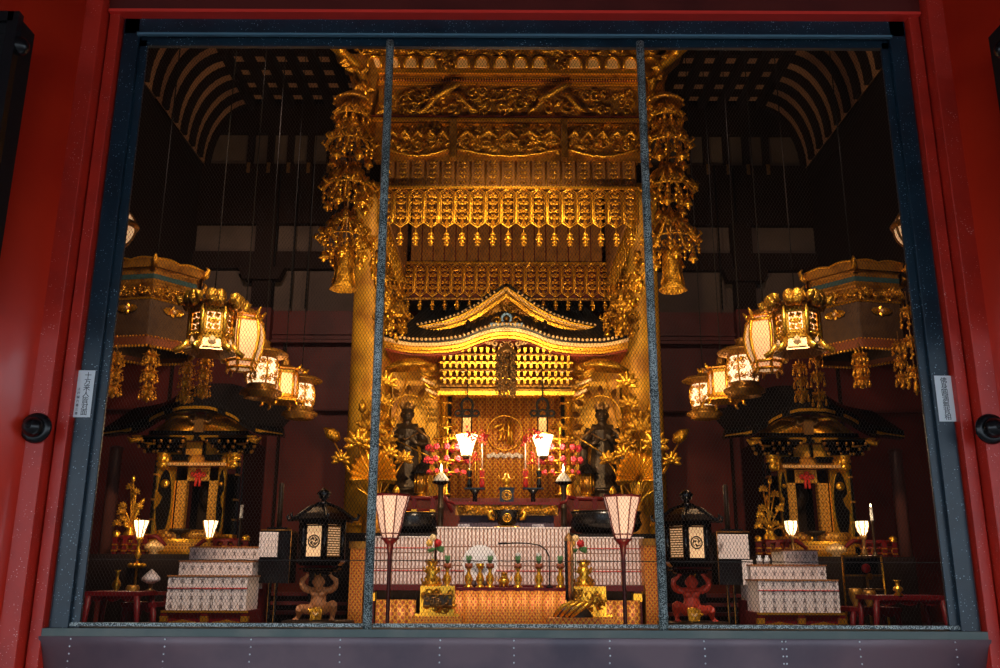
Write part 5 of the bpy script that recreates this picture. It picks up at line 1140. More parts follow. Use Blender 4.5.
def round_lantern(s, k, label):  # barrel paper lantern with six bowed ribs
    px, py, Y = hl(s, k); p = at(px, py, Y); u = mpp(py, Y); t = thing('bowed_paper_lantern', label, 'hanging lantern', (p.x, Y, p.z), 'hanging lanterns'); R_ = 20*u; h = 29*u
    prof = [(R_*.72, -h*.72), (R_*.9, -h*.35), (R_*1.0, .05*h), (R_*.98, h*.3), (R_*.86, h*.66)]; rot = pi/6
    m = MB(); m.lathe(prof, LPAPW, seg=6, rot=rot, smooth=False); m.build('paper', t)
    m = MB(); m.lathe([(R_*.6, -h*.98), (R_*.64, -h*.78)], LPAPW, seg=6, rot=rot, smooth=False); m.lathe([(R_*.7, h*.74), (R_*.66, h*.86)], LPAPW, seg=6, rot=rot, smooth=False); m.build('end_panes', t)
    for j in range(6):
        a = rot+j*pi/3; m = MB(); m.tube([(q*1.03*cos(a), q*1.03*sin(a), z) for q, z in [(R_*.62, -h*1.08), (R_*.68, -h*.8)]+prof+[(R_*.74, h*.8), (R_*.85, h*.98), (R_*1.0, h*1.12)]], [.012, .018, .018, .018, .018, .018, .018, .018, .018, .008], G, 6); m.build('rib', t)
    for q, z in ((.76, -h*.74), (.68, -h*.98), (.9, h*.7), (.72, h*.9)):
        m = MB(); m.tube([(R_*q*cos(rot+j*pi/3), R_*q*sin(rot+j*pi/3), z) for j in range(6)], .018, G, 6, closed=True); m.build('hoop', t)
    m = MB()
    for j in range(6): a = rot+j*pi/3; m.tube([(R_*.62*cos(a), R_*.62*sin(a), -h*1.0), (R_*.72*cos(a), R_*.72*sin(a), -h*1.15), (R_*.66*cos(a), R_*.66*sin(a), -h*1.22)], [.018, .016, .01], GD, 5)
    m.build('feet', t)
    m = MB(); m.lathe([(R_*.95, h*.9), (R_*.5, h*1.1), (R_*.1, h*1.2), (.04, h*1.35), (.01, h*1.45)], GD, seg=6, rot=rot, smooth=False); m.build('cap', t); chain(t, h*1.3)
    return t
def barrel_lantern(s, k, label, sc=1.):  # barrel lantern of pierced tracery with mushroom cap
    px, py, Y = hl(s, k); p = at(px, py, Y); u = mpp(py, Y)*sc; t = thing('pierced_barrel_lantern', label, 'hanging lantern', (p.x, Y, p.z), 'hanging lanterns'); R_ = 16.5*u; h = 13*u
    m = MB(); m.lathe([(R_*.8, -h), (R_*.92, -h*.5), (R_*.95, 0), (R_*.92, h*.5), (R_*.8, h)], LPAT, seg=12); m.build('lit_core', t)
    m = MB(); N = 6
    for j in range(N):
        a0 = j*2*pi/N; m.tube([(q*cos(a0), q*sin(a0), z) for q, z in ((R_*.84, -h), (R_*.96, -h*.5), (R_, 0), (R_*.96, h*.5), (R_*.84, h))], .012, G, 5); a1 = a0+2*pi/N
        tracery(m, (R_*.97*cos(a0), R_*.97*sin(a0)), (R_*.97*cos(a1), R_*.97*sin(a1)), -h*.9, h*.9, G, .007)
        m.T = Matrix.Translation((R_*.93*cos(a0+pi/N), R_*.93*sin(a0+pi/N), 0)) @ Matrix.Rotation(a0+pi/N+pi/2, 4, 'Z'); 
        for q in range(6): m.scroll((R.uniform(-.3, .3)*R_, 0, R.uniform(-.8, .8)*h), R_*.16, G, .008)
        m.T = None
    m.build('tracery', t)
    m = MB(); m.lathe([(R_*.86, h), (R_*.9, h*1.15), (R_*1.45, h*1.3), (R_*1.5, h*1.4), (R_*1.2, h*1.65), (R_*.5, h*1.8), (R_*.3, h*2.2), (R_*.38, h*2.4), (.01, h*2.6)], GD, seg=20); m.build('cap', t)
    m = MB(); m.lathe([(R_*.86, -h), (R_*.95, -h*1.1), (R_*.75, -h*1.25), (R_*1.2, -h*1.5), (R_*1.25, -h*1.75), (R_*.95, -h*1.9), (R_*1.0, -h*2.05), (R_*.4, -h*2.2)], GD, seg=20, lobes=6, amp=.03); m.build('foot', t); chain(t, h*2.4); return t
def small_hex(s, k, label):
    px, py, Y = hl(s, k); p = at(px, py, Y); u = mpp(py, Y); t = thing('small_hexagonal_lantern', label, 'hanging lantern', (p.x, Y, p.z), 'hanging lanterns'); R_ = 13.5*u; h = 12*u; rot = pi/6+s*.1
    m = MB(); m.lathe([(R_*.9, -h), (R_*.92, h)], LPAPW, seg=6, rot=rot, smooth=False); m.build('panes', t)
    m = MB()
    for j in range(6): a = rot+j*pi/3; m.tube([(R_*cos(a), R_*sin(a), -h), (R_*cos(a), R_*sin(a), h)], .017, G, 5)
    m.lathe([(R_*1.03, h*.85), (R_*1.05, h*1.1), (R_*.4, h*1.1)], G, seg=6, rot=rot, smooth=False); m.lathe([(R_*1.03, -h*1.1), (R_*1.03, -h*.85)], G, seg=6, rot=rot, smooth=False); m.build('frame', t)
    m = MB(); m.lathe([(R_*1.35, h*1.15), (R_*1.4, h*1.25), (R_*.9, h*1.45), (R_*.35, h*1.7), (R_*.3, h*2.1), (R_*.15, h*2.4), (.01, h*2.5)], GD, seg=6, rot=rot, smooth=False)
    for j in range(6): a = rot+j*pi/3; m.tube([(R_*1.35*cos(a), R_*1.35*sin(a), h*1.2), (R_*1.6*cos(a), R_*1.6*sin(a), h*1.25), (R_*1.75*cos(a), R_*1.75*sin(a), h*1.5)], [.02, .02, .008], G, 5)
    m.build('cap', t)
    m = MB(); m.lathe([(R_*1.05, -h*1.1), (R_*1.55, -h*1.35), (R_*1.5, -h*1.5), (R_*.9, -h*1.55)], G, seg=6, rot=rot, smooth=False)
    for j in range(6): a = rot+j*pi/3; m.tube([(R_*1.45*cos(a), R_*1.45*sin(a), -h*1.45), (R_*1.5*cos(a), R_*1.5*sin(a), -h*1.8), (R_*1.65*cos(a), R_*1.65*sin(a), -h*1.9)], [.022, .016, .01], G, 5)
    m.build('foot', t); chain(t, h*2.4); return t
for s in (-1, 1):
    sd = SIDE[s]
    hex_lantern(s, 0, 'nearest and largest gold hexagonal lantern with pierced panes, '+sd)
    round_lantern(s, 1, 'tall bowed paper lantern with gold ribs behind the large hexagonal one, '+sd)
    barrel_lantern(s, 2, 'round pierced gold lantern with mushroom cap, middle of the row, '+sd)
    small_hex(s, 3, 'small hexagonal lantern with plain lit panes, fourth in the row, '+sd)
    barrel_lantern(s, 4, 'smallest round pierced lantern, last in the row next to the pillar, '+sd, .86)
    px, py, Y = hl(s, 1); light('POINT', (at(px, py, Y).x, Y-.6, at(px, py, Y).z), None, 13, (1, .6, .3), .15)
    px, py, Y = hl(s, 3); light('POINT', (at(px, py, Y).x-s*.1, Y-.45, at(px, py, Y).z-.05), None, 8, (1, .6, .3), .1)
# globe lanterns half hidden behind the window frame
for s, px, lb in ((-1, 116, 'round glowing lantern mostly hidden by the window stile, tan demon side'), (1, 913.5, 'round glowing lantern mostly hidden by the window stile, red demon side')):
    Y = 7.0; p = at(px, 228, Y); u = mpp(228, Y); r = 18*u; t = thing('globe_lantern', lb, 'hanging lantern', (p.x, Y, p.z), 'globe lanterns')
    m = MB(); m.lathe([(max(.02, r*sin(pi*k/12)), -r*1.15*cos(pi*k/12)) for k in range(13)], LPAPW, seg=20); m.build('paper', t)
    m = MB(); m.tube([(r*1.02*cos(k*pi/10), r*1.02*sin(k*pi/10), r*.15) for k in range(20)], .03, GD, 6, closed=True)
    for k in range(8): a = k*pi/4+.2; m.tube([(r*1.02*sin(q*pi/12)*cos(a), r*1.02*sin(q*pi/12)*sin(a), -r*1.16*cos(q*pi/12)) for q in range(1, 12)], .012, GD, 5)
    m.build('hoops', t); m = MB(); m.lathe([(.05, r*1.1), (.08, r*1.2), (.02, r*1.3)], GD, seg=10); m.build('cap', t); chain(t, r*1.2)
# hexagonal hanging canopies over the side shrines
def side_canopy(s):
    Y = 10.2; px = 152 if s < 0 else 856; p = at(px, 310, Y); u = mpp(310, Y); t = thing('side_canopy', 'hexagonal gold canopy with fabric curtain over the side shrine, '+SIDE[s], 'canopy', (p.x, Y, p.z), 'side canopies'); z = lambda py: Z(py, Y)-p.z
    rot = 0+radians(0); R_ = 46*u; sy = 1.
    kw = dict(seg=6, rot=rot, smooth=False)
    rot = pi/2+s*radians(-20) if s < 0 else pi/2-radians(20); kw = dict(seg=6, rot=rot, smooth=False)
    def V(j, r): a = rot+j*pi/3; return (r*cos(a), r*sin(a))
    m = MB(); m.lathe([(R_*1.02, z(299)), (R_*1.04, z(297)), (R_*1.0, z(294.5)), (R_, z(285)), (R_*1.1, z(281))], GD, **kw); m.build('cornice', t)
    m = MB(); m.lathe([(R_*1.012, z(293)), (R_*1.012, z(288.5))], mat('teal_band', (.02, .06, .07), .5), **kw); m.build('teal_band', t)
    m = MB(); m.lathe([(R_*1.0, z(310)), (R_*1.0, z(299))], GD, **kw)
    for j in range(6):
        a, b = Vector((*V(j, R_*.99), 0)), Vector((*V(j+1, R_*.99), 0)); c = (a+b)/2; m.T = Matrix.Translation(c) @ Matrix.Rotation(atan2((b-a).y, (b-a).x), 4, 'Z'); w = (b-a).length
        n_ = Vector((c.x, c.y, 0)).normalized()
        loc = Matrix.Translation(c+n_*.02) @ Matrix.Rotation(atan2(n_.y, n_.x)+pi/2, 4, 'Z'); m.T = loc
        carve(m, -w/2, w/2, z(309), z(300), 0, GC, 40, .03, .06); m.T = None
    m.build('carved_frieze', t)
    for j in range(6):
        a, b = Vector((*V(j, R_*1.12), 0)), Vector((*V(j+1, R_*1.12), 0)); pts = []
        m = MB(); N = 14; up = []
        n_ = ((a+b)/2).normalized(); 
        for k in range(N+1):
            q = k/N; e = .045*sin(pi*q)+.05*(abs(2*q-1)**3)+.035*abs(sin(2*pi*q)); up.append((a.lerp(b, q), z(281)+e+.02))
        m.grid([[(pt.x, pt.y, z(283)) for pt, _ in up], [(pt.x, pt.y, zz_) for pt, zz_ in up]], GD, False); m.tube([(pt.x, pt.y, zz_) for pt, zz_ in up], .014, G, 5)
        o = m.build('crest_board', t); so = o.modifiers.new('s', 'SOLIDIFY'); so.thickness = .02
        m = MB(); m.tube([(a.x, a.y, z(283)), (a.x*1.07, a.y*1.07, z(281)), (a.x*1.12, a.y*1.12, z(275)), (a.x*1.06, a.y*1.06, z(272))], [.03, .035, .025, .01], GC, 6); m.build('corner_scroll', t)
    m = MB(); m.lathe([(R_*1.12, z(283)), (R_*.7, z(278)), (R_*.2, z(274)), (.04, z(272)), (.07, z(269)), (.01, z(266))], GD, **kw); m.build('roof', t)
    # curtain
    m = MB(); rows = []; nn = 156
    for zz_ in (z(311), z(325), z(342), z(351)):
        r_ = []
        for k in range(nn):
            a = rot+2*pi*k/nn; seg_ = (a-rot) % (pi/3)-pi/6; rad = R_*.97*cos(pi/6)/cos(seg_); rad *= 1+.03*(k % 2); r_.append((rad*cos(a), rad*sin(a), zz_+.012*0))
        rows.append(r_+[r_[0]])
    m.grid(rows, mat('olive_curtain', (.070, .034, .010), .7, alt=(.045, .020, .006), ascale=12)); m.build('curtain', t)
    m = MB(); r2 = [[(x*1.012, y*1.012, z(347)+.01*sin(i)) for i, (x, y, _) in enumerate(rows[0])], [(x*1.012, y*1.012, z(356)) for (x, y, _) in rows[0]]]; m.grid(r2, mat('orange_valance', (.18, .045, .008), .7)); m.build('valance', t)
    m = MB()
    for k in range(0, 156, 2): x, y, _ = rows[0][k]; m.ball((x*1.02, y*1.02, z(357)), .017, G, 6, 4); m.ball((x*1.03, y*1.03, z(347.5)), .012, G, 5, 3)
    m.build('bead_trim', t)
    m = MB(); m.lathe([(R_*1.0, z(310.5)), (R_*1.01, z(312.5))], G, **kw); m.build('curtain_rail', t)
    for j in range(6):
        a, b = Vector((*V(j, R_*.97), 0)), Vector((*V(j+1, R_*.97), 0)); c = (a+b)/2; n_ = c.normalized(); m = MB(); m.T = Matrix.Translation(c+n_*.03+Vector((0, 0, z(321)))) @ Matrix.Rotation(atan2(n_.y, n_.x)+pi/2, 4, 'Z')
        for q in range(4): m.leaf((0, 0, 0), .13 if q % 2 == 0 else .07, q*pi/2, G, .7)
        m.ball((0, -.02, 0), .025, GP, 7, 5); m.build('diamond_mount', t)
    # suspension chains
    m = MB(); m.tube([(0, 0, z(268)), (0, 0, Z(118, YB)+.33-p.z)], .008, BLKM, 5); m.build('chain', t)
    return p, R_, Y, V
def pendant(loc, H, label, sc=1., tiers=3, par=None):
    t = thing('jewel_pendant', label, 'hanging ornament', loc, 'jewel pendants around the side canopies')
    m = MB(); m.tube([(0, 0, .10), (0, 0, -H*.95)], .006, BRZL, 4); m.build('wire', t)
    for k in range(tiers):
        z = -H*(.12+.33*k); r = .062*sc; m = MB()
        for q in range(6):
            a = q*pi/3+.2; m.T = Matrix.Translation((r*.5*cos(a), r*.5*sin(a), z)) @ Matrix.Rotation(a+pi/2, 4, 'Z'); m.leaf((0, 0, .01), r*1.3, -pi/2, GC, .5); m.leaf((0, 0, 0), r*1.1, .25, G, .35); m.leaf((0, 0, 0), r*1.1, pi-.25, G, .35); m.leaf((0, 0, 0), r*.9, pi/2, GC, .5); m.T = None
            x, y = r*1.1*cos(a), r*1.1*sin(a); m.tube([(x*.6, y*.6, z), (x, y, z-.02), (x, y, z-H*.16)], .004, G, 3); m.ball((x, y, z-H*.17), .015*sc, G, 6, 4); m.ball((x, y, z-H*.11), .011*sc, G, 6, 4)
        m.ball((0, 0, z-.03), (.03*sc, .03*sc, .045*sc), G, 8, 5); m.build('jewel_tier', t)
    m = MB(); m.lathe([(.006, -H*.88), (.018, -H*.9), (.022, -H*.95), (.03, -H), (.012, -H*1.01), (.012, -H*1.03), (.004, -H*1.04)], G, seg=10); m.build('bell', t)
    return t
for s in (-1, 1):
    p, R_, Y, V = side_canopy(s); sd = SIDE[s]
    zt = Z(352, Y-.2)
    sp = [(117, 398, 352, 'jewel pendant nearest the window stile, '), (152, 402, 350, 'jewel pendant on the near corner of the side canopy, '), (188, 404, 362, 'lower-hanging of the two jewel pendants beneath the large hexagonal lantern, '), (206, 399, 352, 'higher of the two jewel pendants beneath the large hexagonal lantern, ')] if s < 0 else [(906, 390, 300, 'long jewel pendant nearest the window stile, '), (859, 386, 352, 'jewel pendant on the near corner of the side canopy, '), (799, 401, 362, 'lower-hanging of the two jewel pendants beneath the large hexagonal lantern, '), (815, 406, 350, 'higher of the two jewel pendants beneath the large hexagonal lantern, ')]
    for i, (px, pyb, pyt, lb) in enumerate(sp):
        Yp = 8.35 if i > 1 else Y-.95; a = at(px, pyt, Yp); pendant((a.x, Yp, a.z), a.z-Z(pyb, Yp), lb+sd, 1.0 if i > 1 else 1.2)
    if s > 0:
        a = at(898, 340, Y-.6); pendant((a.x, Y-.6, a.z), a.z-Z(386, Y-.6), 'shorter jewel pendant just inside the long one by the stile, '+sd, 1.1)
# ------------------------------------------------------------------ side shrines
YV = 12.0
def side_shrine(s):
    px = 197 if s < 0 else 810; YQ = 11.7; x = X(px, 480, YQ); t = thing('side_shrine', 'black and gold side shrine with curved gable roof and open doors, '+SIDE[s], 'shrine', (x, YV, FZ), 'side shrines'); z = lambda py: Z(py, YQ)-FZ; D = lambda d: dx(d, 470, YQ)
    def P(pts): return [(D(a), z(b)) for a, b in pts]
    rp = [(0, 410.5), (14, 411), (27, 414.5), (38, 419), (48, 426), (58, 431.5), (70, 434.5), (88, 437)]
    N = 40; top = []; low = []
    for k in range(N+1):
        d = -88+176*k/N; top.append((D(d), z(curve(rp, d)))); low.append((D(d), z(curve(rp, d)+(5 if abs(d) < 70 else 3.5))))
    m = MB(); rows = [[(a, -.62+.9*q*1.0-.0, b+.05+.42*q) for a, b in top] for q in (0, .33, .66, 1)]; m.grid(rows, BLK, True); m.prism([(a, b+.06) for a, b in top]+[(a, b-.005) for a, b in top][::-1], -.62, -.5, BLK); m.build('roof', t)
    m = MB(); m.prism(top+low[::-1], -.60, -.45, BLK)
    for k0, k1 in ((0, 6), (10, 13), (15, 25), (27, 30), (34, 40)):
        m.prism([(a, b-.01) for a, b in top[k0:k1+1]]+[(a, b+.02) for a, b in low[k0:k1+1]][::-1], -.625, -.60, G)
    m.build('gable_board', t)
    m = MB(); arc = [(a, b) for a, b in low[9:32]]; m.prism(arc+[(D(40), z(433)), (D(-40), z(433))], -.30, -.28, GD)
    for k in range(30): q = (k-14.5)/14.5; m.tube([(D(q*8), -.33, z(432)), (D(q*38), -.31, z(433-13*(1-q*q*.9)))], .008, G, 4)
    for s_ in (-1, 1): m.scroll((s_*D(8), -.36, z(421)), .09, BRZL, .025, 1.2, 0 if s_ > 0 else pi, s_); m.tube([(s_*D(12), -.35, z(419)), (s_*D(26), -.35, z(417.5)), (s_*D(36), -.35, z(425))], [.03, .03, .01], G, 6)
    m.box((0, -.38, z(427)), (.12, .08, .2), BRZL); m.build('tympanum', t)
    # beams and brackets
    m = MB(); m.bx(D(-50), D(50), -.40, .1, z(437), z(433), BLK); m.bx(D(-40), D(40), -.42, -.38, z(443.5), z(437.5), BLK); m.build('beam', t)
    m = MB()
    for d in (-18, -8, 8, 18): 
        for w in (0,): m.bx(D(d-6), D(d+4), -.44, -.4, z(439.5), z(438), G); m.box((D(d), -.43, z(441)), (.08, .04, .05), G, tx=1.4)
    m.build('beam_mounts', t)
    for d in (-38, -26, 26, 38, -47, 47):
        m = MB(); x_ = D(d)
        for k, (w, yy) in enumerate(((.16, -.30), (.26, -.38), (.36, -.46))):
            zz_ = z(452-4.2*k); m.box((x_, yy, zz_), (w, .14, .06), BLK, tx=1.2); m.box((x_, yy-.06, zz_+.045), (w*1.02, .08, .02), G)
            for s_ in (-1, 1): m.ball((x_+s_*w*.5, yy-.05, zz_-.01), (.03, .03, .03), GD, 6, 4)
        m.build('bracket_cluster', t)
    for s_ in (-1, 1):
        m = MB(); m.tube([(s_*D(40), -.4, z(446)), (s_*D(54), -.5, z(442)), (s_*D(62), -.55, z(445)), (s_*D(66), -.55, z(441))], [.05, .045, .035, .01], GC, 7); m.build('dragon_beam_end', t)
    m = MB(); m.bx(D(-34), D(34), -.26, -.20, z(456), z(443), GW); m.build('frieze', t)
    for d in (-16, 4): m = MB(); m.bx(D(d-1.5), D(d+1.5), -.30, -.26, z(456), z(443), BLK); m.build('strut', t)
    for d in (-18, 15):
        m = MB(); m.prism([(D(d-8), z(459)), (D(d-10), z(457.5)), (D(d-8), z(456)), (D(d+8), z(456)), (D(d+10), z(457.5)), (D(d+8), z(459)), (D(d+8), z(462)), (D(d-8), z(462))], -.34, -.26, BLK); m.build('dark_cartouche', t)
    m = MB(); m.bx(D(-36), D(36), -.24, -.20, z(466), z(456), GW); m.build('gilt_band', t)
    m = MB(); m.bx(D(-28), D(30), -.38, -.26, z(467.5), z(464.5), G)
    for k in range(30): m.bx(D(-28+58*k/30), D(-28+58*(k+.6)/30), -.39, -.38, z(467.5), z(464.5), GP)
    m.build('lintel', t)
    # doorway: patterned gold surround, dark interior
    gb = pattern_mat('gilt_door_pattern', (.80, .40, .05), (.35, .13, .02), 16, .45, .5, .4, (.9, .5, .1)) if 'gilt_door_pattern' not in bpy.data.materials else bpy.data.materials['gilt_door_pattern']
    m = MB(); m.bx(D(-22), D(-12.5), -.2, -.1, z(540), z(468), gb); m.bx(D(10), D(20), -.2, -.1, z(540), z(468), gb); m.bx(D(-22), D(20), -.2, -.1, z(481), z(468), gb); m.build('door_surround', t)
    m = MB(); m.bx(D(-26), D(24), .55, .6, z(540), z(468), BLKM); m.bx(D(-12), D(9), .3, .32, z(540), z(500), BRZ)
    for q in (-3, 0, 3): m.ball((D(q), .25, z(497-2*abs(q))), (.12, .1, .14), BRZ, 10, 7)
    m.build('dark_interior', t)
    m = MB(); 
    for s_ in (-1, 1): m.tube([(s_*D(1.6)-D(1), -.23, z(478)), (s_*D(2.2)-D(1), -.23, z(487))], .02, RCORD, 5)
    for a, b in ((-6, 475), (4, 475), (-1, 472), (-1, 476)): m.tube([(D(a)+D(2)*cos(q*pi/4), -.23, z(b)+D(1.6)*sin(q*pi/4)) for q in range(8)], .012, RCORD, 5, closed=True)
    m.build('red_knot', t)
    # open doors: black leaves with gold edging and round crest
    for s_ in (-1, 1):
        big = (s_ == -1) == (s < 0)
        m = MB(); a = 20.5 if s_ > 0 else 22.5; w = 18 if big else 8; yy = -.28
        m.bx(s_*D(a), s_*D(a+w), yy, yy+.05, z(540), z(468), G); m.build('door_frame', t)
        m = MB(); cx = s_*D(a+w*.5); rx = D(w*.40); oval = [(cx+rx*cos(q*pi/12), z(503)+(z(471)-z(503))*sin(q*pi/12)*1.0) for q in range(24)]; m.prism(oval, yy-.02, yy, BLK); dl = m.build('door_leaf', t)
        m = MB(); r_ = D(4.5 if big else 2.2); m.lathe([(r_, 0), (r_*.9, .02), (.01, .03)], G, (cx, yy-.02, z(485)), 18, tilt=Matrix.Rotation(pi/2, 3, 'X'), sx=1); m.build('round_crest', dl)
        m = MB(); e = s_*D(a+w); m.prism([(e, z(490)), (e-s_*D(w*.42), z(498)), (e-s_*D(w*.30), z(505)), (e, z(512))], yy-.035, yy-.01, G); m.build('gilt_wing', dl)
    for d in (-41, 40):
        m = MB(); m.bx(D(d-1.4), D(d+1.4), -.34, -.24, 0, z(462), BLK)
        for py in (475, 500, 520): m.bx(D(d-1.6), D(d+1.6), -.35, -.22, z(py+2), z(py), GD)
        m.build('post', t)
    for s_ in (-1, 1):
        m = MB()
        for py in (455, 460, 466): m.ball((s_*D(36), -.3, z(py)), (.09, .07, .06), G, 8, 5)
        m.tube([(s_*D(32), -.32, z(470)), (s_*D(30), -.32, z(456))], .03, G, 6); m.build('gilt_capital', t)
    m = MB(); m.bx(D(-48), D(48), -.3, .8, 0, z(540), BLK); m.bx(D(-44), D(44), -.5, -.3, z(546), z(536), G); carve(m, D(-42), D(42), z(545), z(537), -.5, GC, 60, .03, .06); m.build('base', t)
    for a, b in ((-44, -42), (42, 44)): m = MB(); m.bx(D(a), D(b), -.2, .8, z(540), z(437), BLK); m.build('side_panel', t)
    return t
for s in (-1, 1): side_shrine(s)
# ================================================================== GOLD LOTUS BOUQUETS BY THE COLUMNS
def fan_leaf(m, c, rx, rz, mt, n=13):
    """shell-like ribbed leaf opening upward from its stalk at the bottom"""
    rows = []; z0 = c[2]-rz*.75
    for i, q in enumerate((.06, .35, .65, .9, 1.0)):
        r_ = []
        for k in range(n*2+1):
            a = radians(-18)+radians(216)*k/(n*2); e = 1+(.05 if k % 2 else -.05)*(q > .6); y = -.35*rx*q*(1.0 if k % 2 else .55)+(.10*rx if q == 1.0 else 0)
            r_.append((c[0]+rx*q*e*cos(a), c[1]+y, z0+rz*1.6*q*e*(sin(a)*.9+.1)))
        rows.append(r_)
    m.grid(rows, mt, False)
    for k in range(1, n*2, 2): m.tube([Vector(rows[i][k])+Vector((0, -.008, 0)) for i in range(5)], .007, mt, 4)
def bloom(m, c, r, mt, n=7):
    """open lotus: broad cupped petals in three rings"""
    for ring, (L_, y, w, n_, sp) in enumerate(((1.05, 0, .26, 7, 220), (.85, -.12, .28, 5, 150), (.65, -.22, .27, 3, 80))):
        for k in range(n_):
            a = pi/2+radians(sp)*(k/(n_-1)-.5); d = Vector((cos(a), -.25, sin(a))); o = Vector((c[0], c[1]+y*r, c[2]-r*.35))
            m.tube([o, o+d*r*L_*.35, o+d*r*L_*.7, o+d*r*L_*.95+Vector((0, r*.05, 0)), o+d*r*L_*1.05], [r*w*.5, r*w*.95, r*w, r*w*.5, r*w*.06], mt, 8, flat=.55)
    m.ball((c[0], c[1]-.02, c[2]-r*.4), (r*.45, r*.3, r*.25), mt, 9, 6)
def bud(m, c, r, mt, ang=pi/2):
    d = Vector((cos(ang), 0, sin(ang))); c = Vector(c); m.tube([c-d*r, c-d*r*.5, c+d*r*.3, c+d*r*1.1], [r*.2, r*.62, r*.6, r*.08], mt, 9)
for s in (-1, 1):
    Yb = 11.95; base = Z(520, Yb)-.0; xb_ = s*dx(131, 500, Yb)+dx(.5, 500, Yb)*0; sd = 'nearer the tan demon' if s < 0 else 'nearer the red demon'
    t = thing('gilt_lotus_bouquet', 'tall gold bouquet of lotus leaves and buds before the pillar, '+sd, 'lotus bouquet', (xb_, Yb, FZ), 'gold lotus bouquets')
    def q(d, py, y=0): return (s*dx(d, py, Yb)-xb_, y, Z(py, Yb)-FZ)
    def sx(v): return v
    m = MB(); zv = q(131, 505)[2]; m.lathe([(.18, 0), (.18, .05), (.08, .1), (.07, zv*.4), (.16, zv*.75), (.15, zv*.9), (.08, zv*.95), (.10, zv)], GD, seg=20); m.build('vase', t)
    e = [('leaf', 97, 366, 23, 8), ('bloom', 119, 381, 11, 0), ('bloom', 121, 402, 10, 0), ('bud', 143, 408, 8, pi/2), ('bloom', 133, 424, 15, 0), ('bloom', 146, 441, 13, 0), ('bloom', 119, 440, 11, 0), ('leaf', 131, 468, 23, 17), ('bud', 172, 437, 12, pi/2+s*-.9), ('bloom', 164, 458, 9, 0), ('bloom', 101, 458, 9, 0), ('bud', 112, 425, 6, pi/2), ('leaf', 128, 421, 15, 11), ('bloom', 116, 452, 9, 0)]
    for i, (k, d, py, r1, r2) in enumerate(e):
        c = q(d, py, -.05*(i % 3)-.08); u = mpp(py, Yb); m = MB(); root = (0, 0, zv-.05)
        st = MB(); mid = (c[0]*.45+.03*s, -.03, (c[2]+zv)/2-.1); st.tube([root, (c[0]*.15, -.01, zv+.1), mid, (c[0], c[1]+.03, c[2]-r1*u*.3)], .012, G, 5); st.build('stem', t)
        if k == 'leaf' and py < 400:
            m.lathe([(.03, .07), (r1*u*.5, .05), (r1*u, -.03), (r1*u*.97, -.05), (.03, .03)], GC, c, 22, 0, 1, .6, lobes=7, amp=.07, tilt=Matrix.Rotation(radians(s*6), 3, 'Y'))
        elif k == 'leaf': fan_leaf(m, c, r1*u, r2*u, G if i % 2 else GC)
        elif k == 'bloom': bloom(m, c, r1*u, G if i % 2 else GC)
        else: bud(m, c, r1*u*.8, GC, r2)
        o = m.build({'leaf': 'lotus_leaf', 'bloom': 'lotus_bloom', 'bud': 'lotus_bud'}[k], t)
        if k == 'leaf': so = o.modifiers.new('s', 'SOLIDIFY'); so.thickness = .012
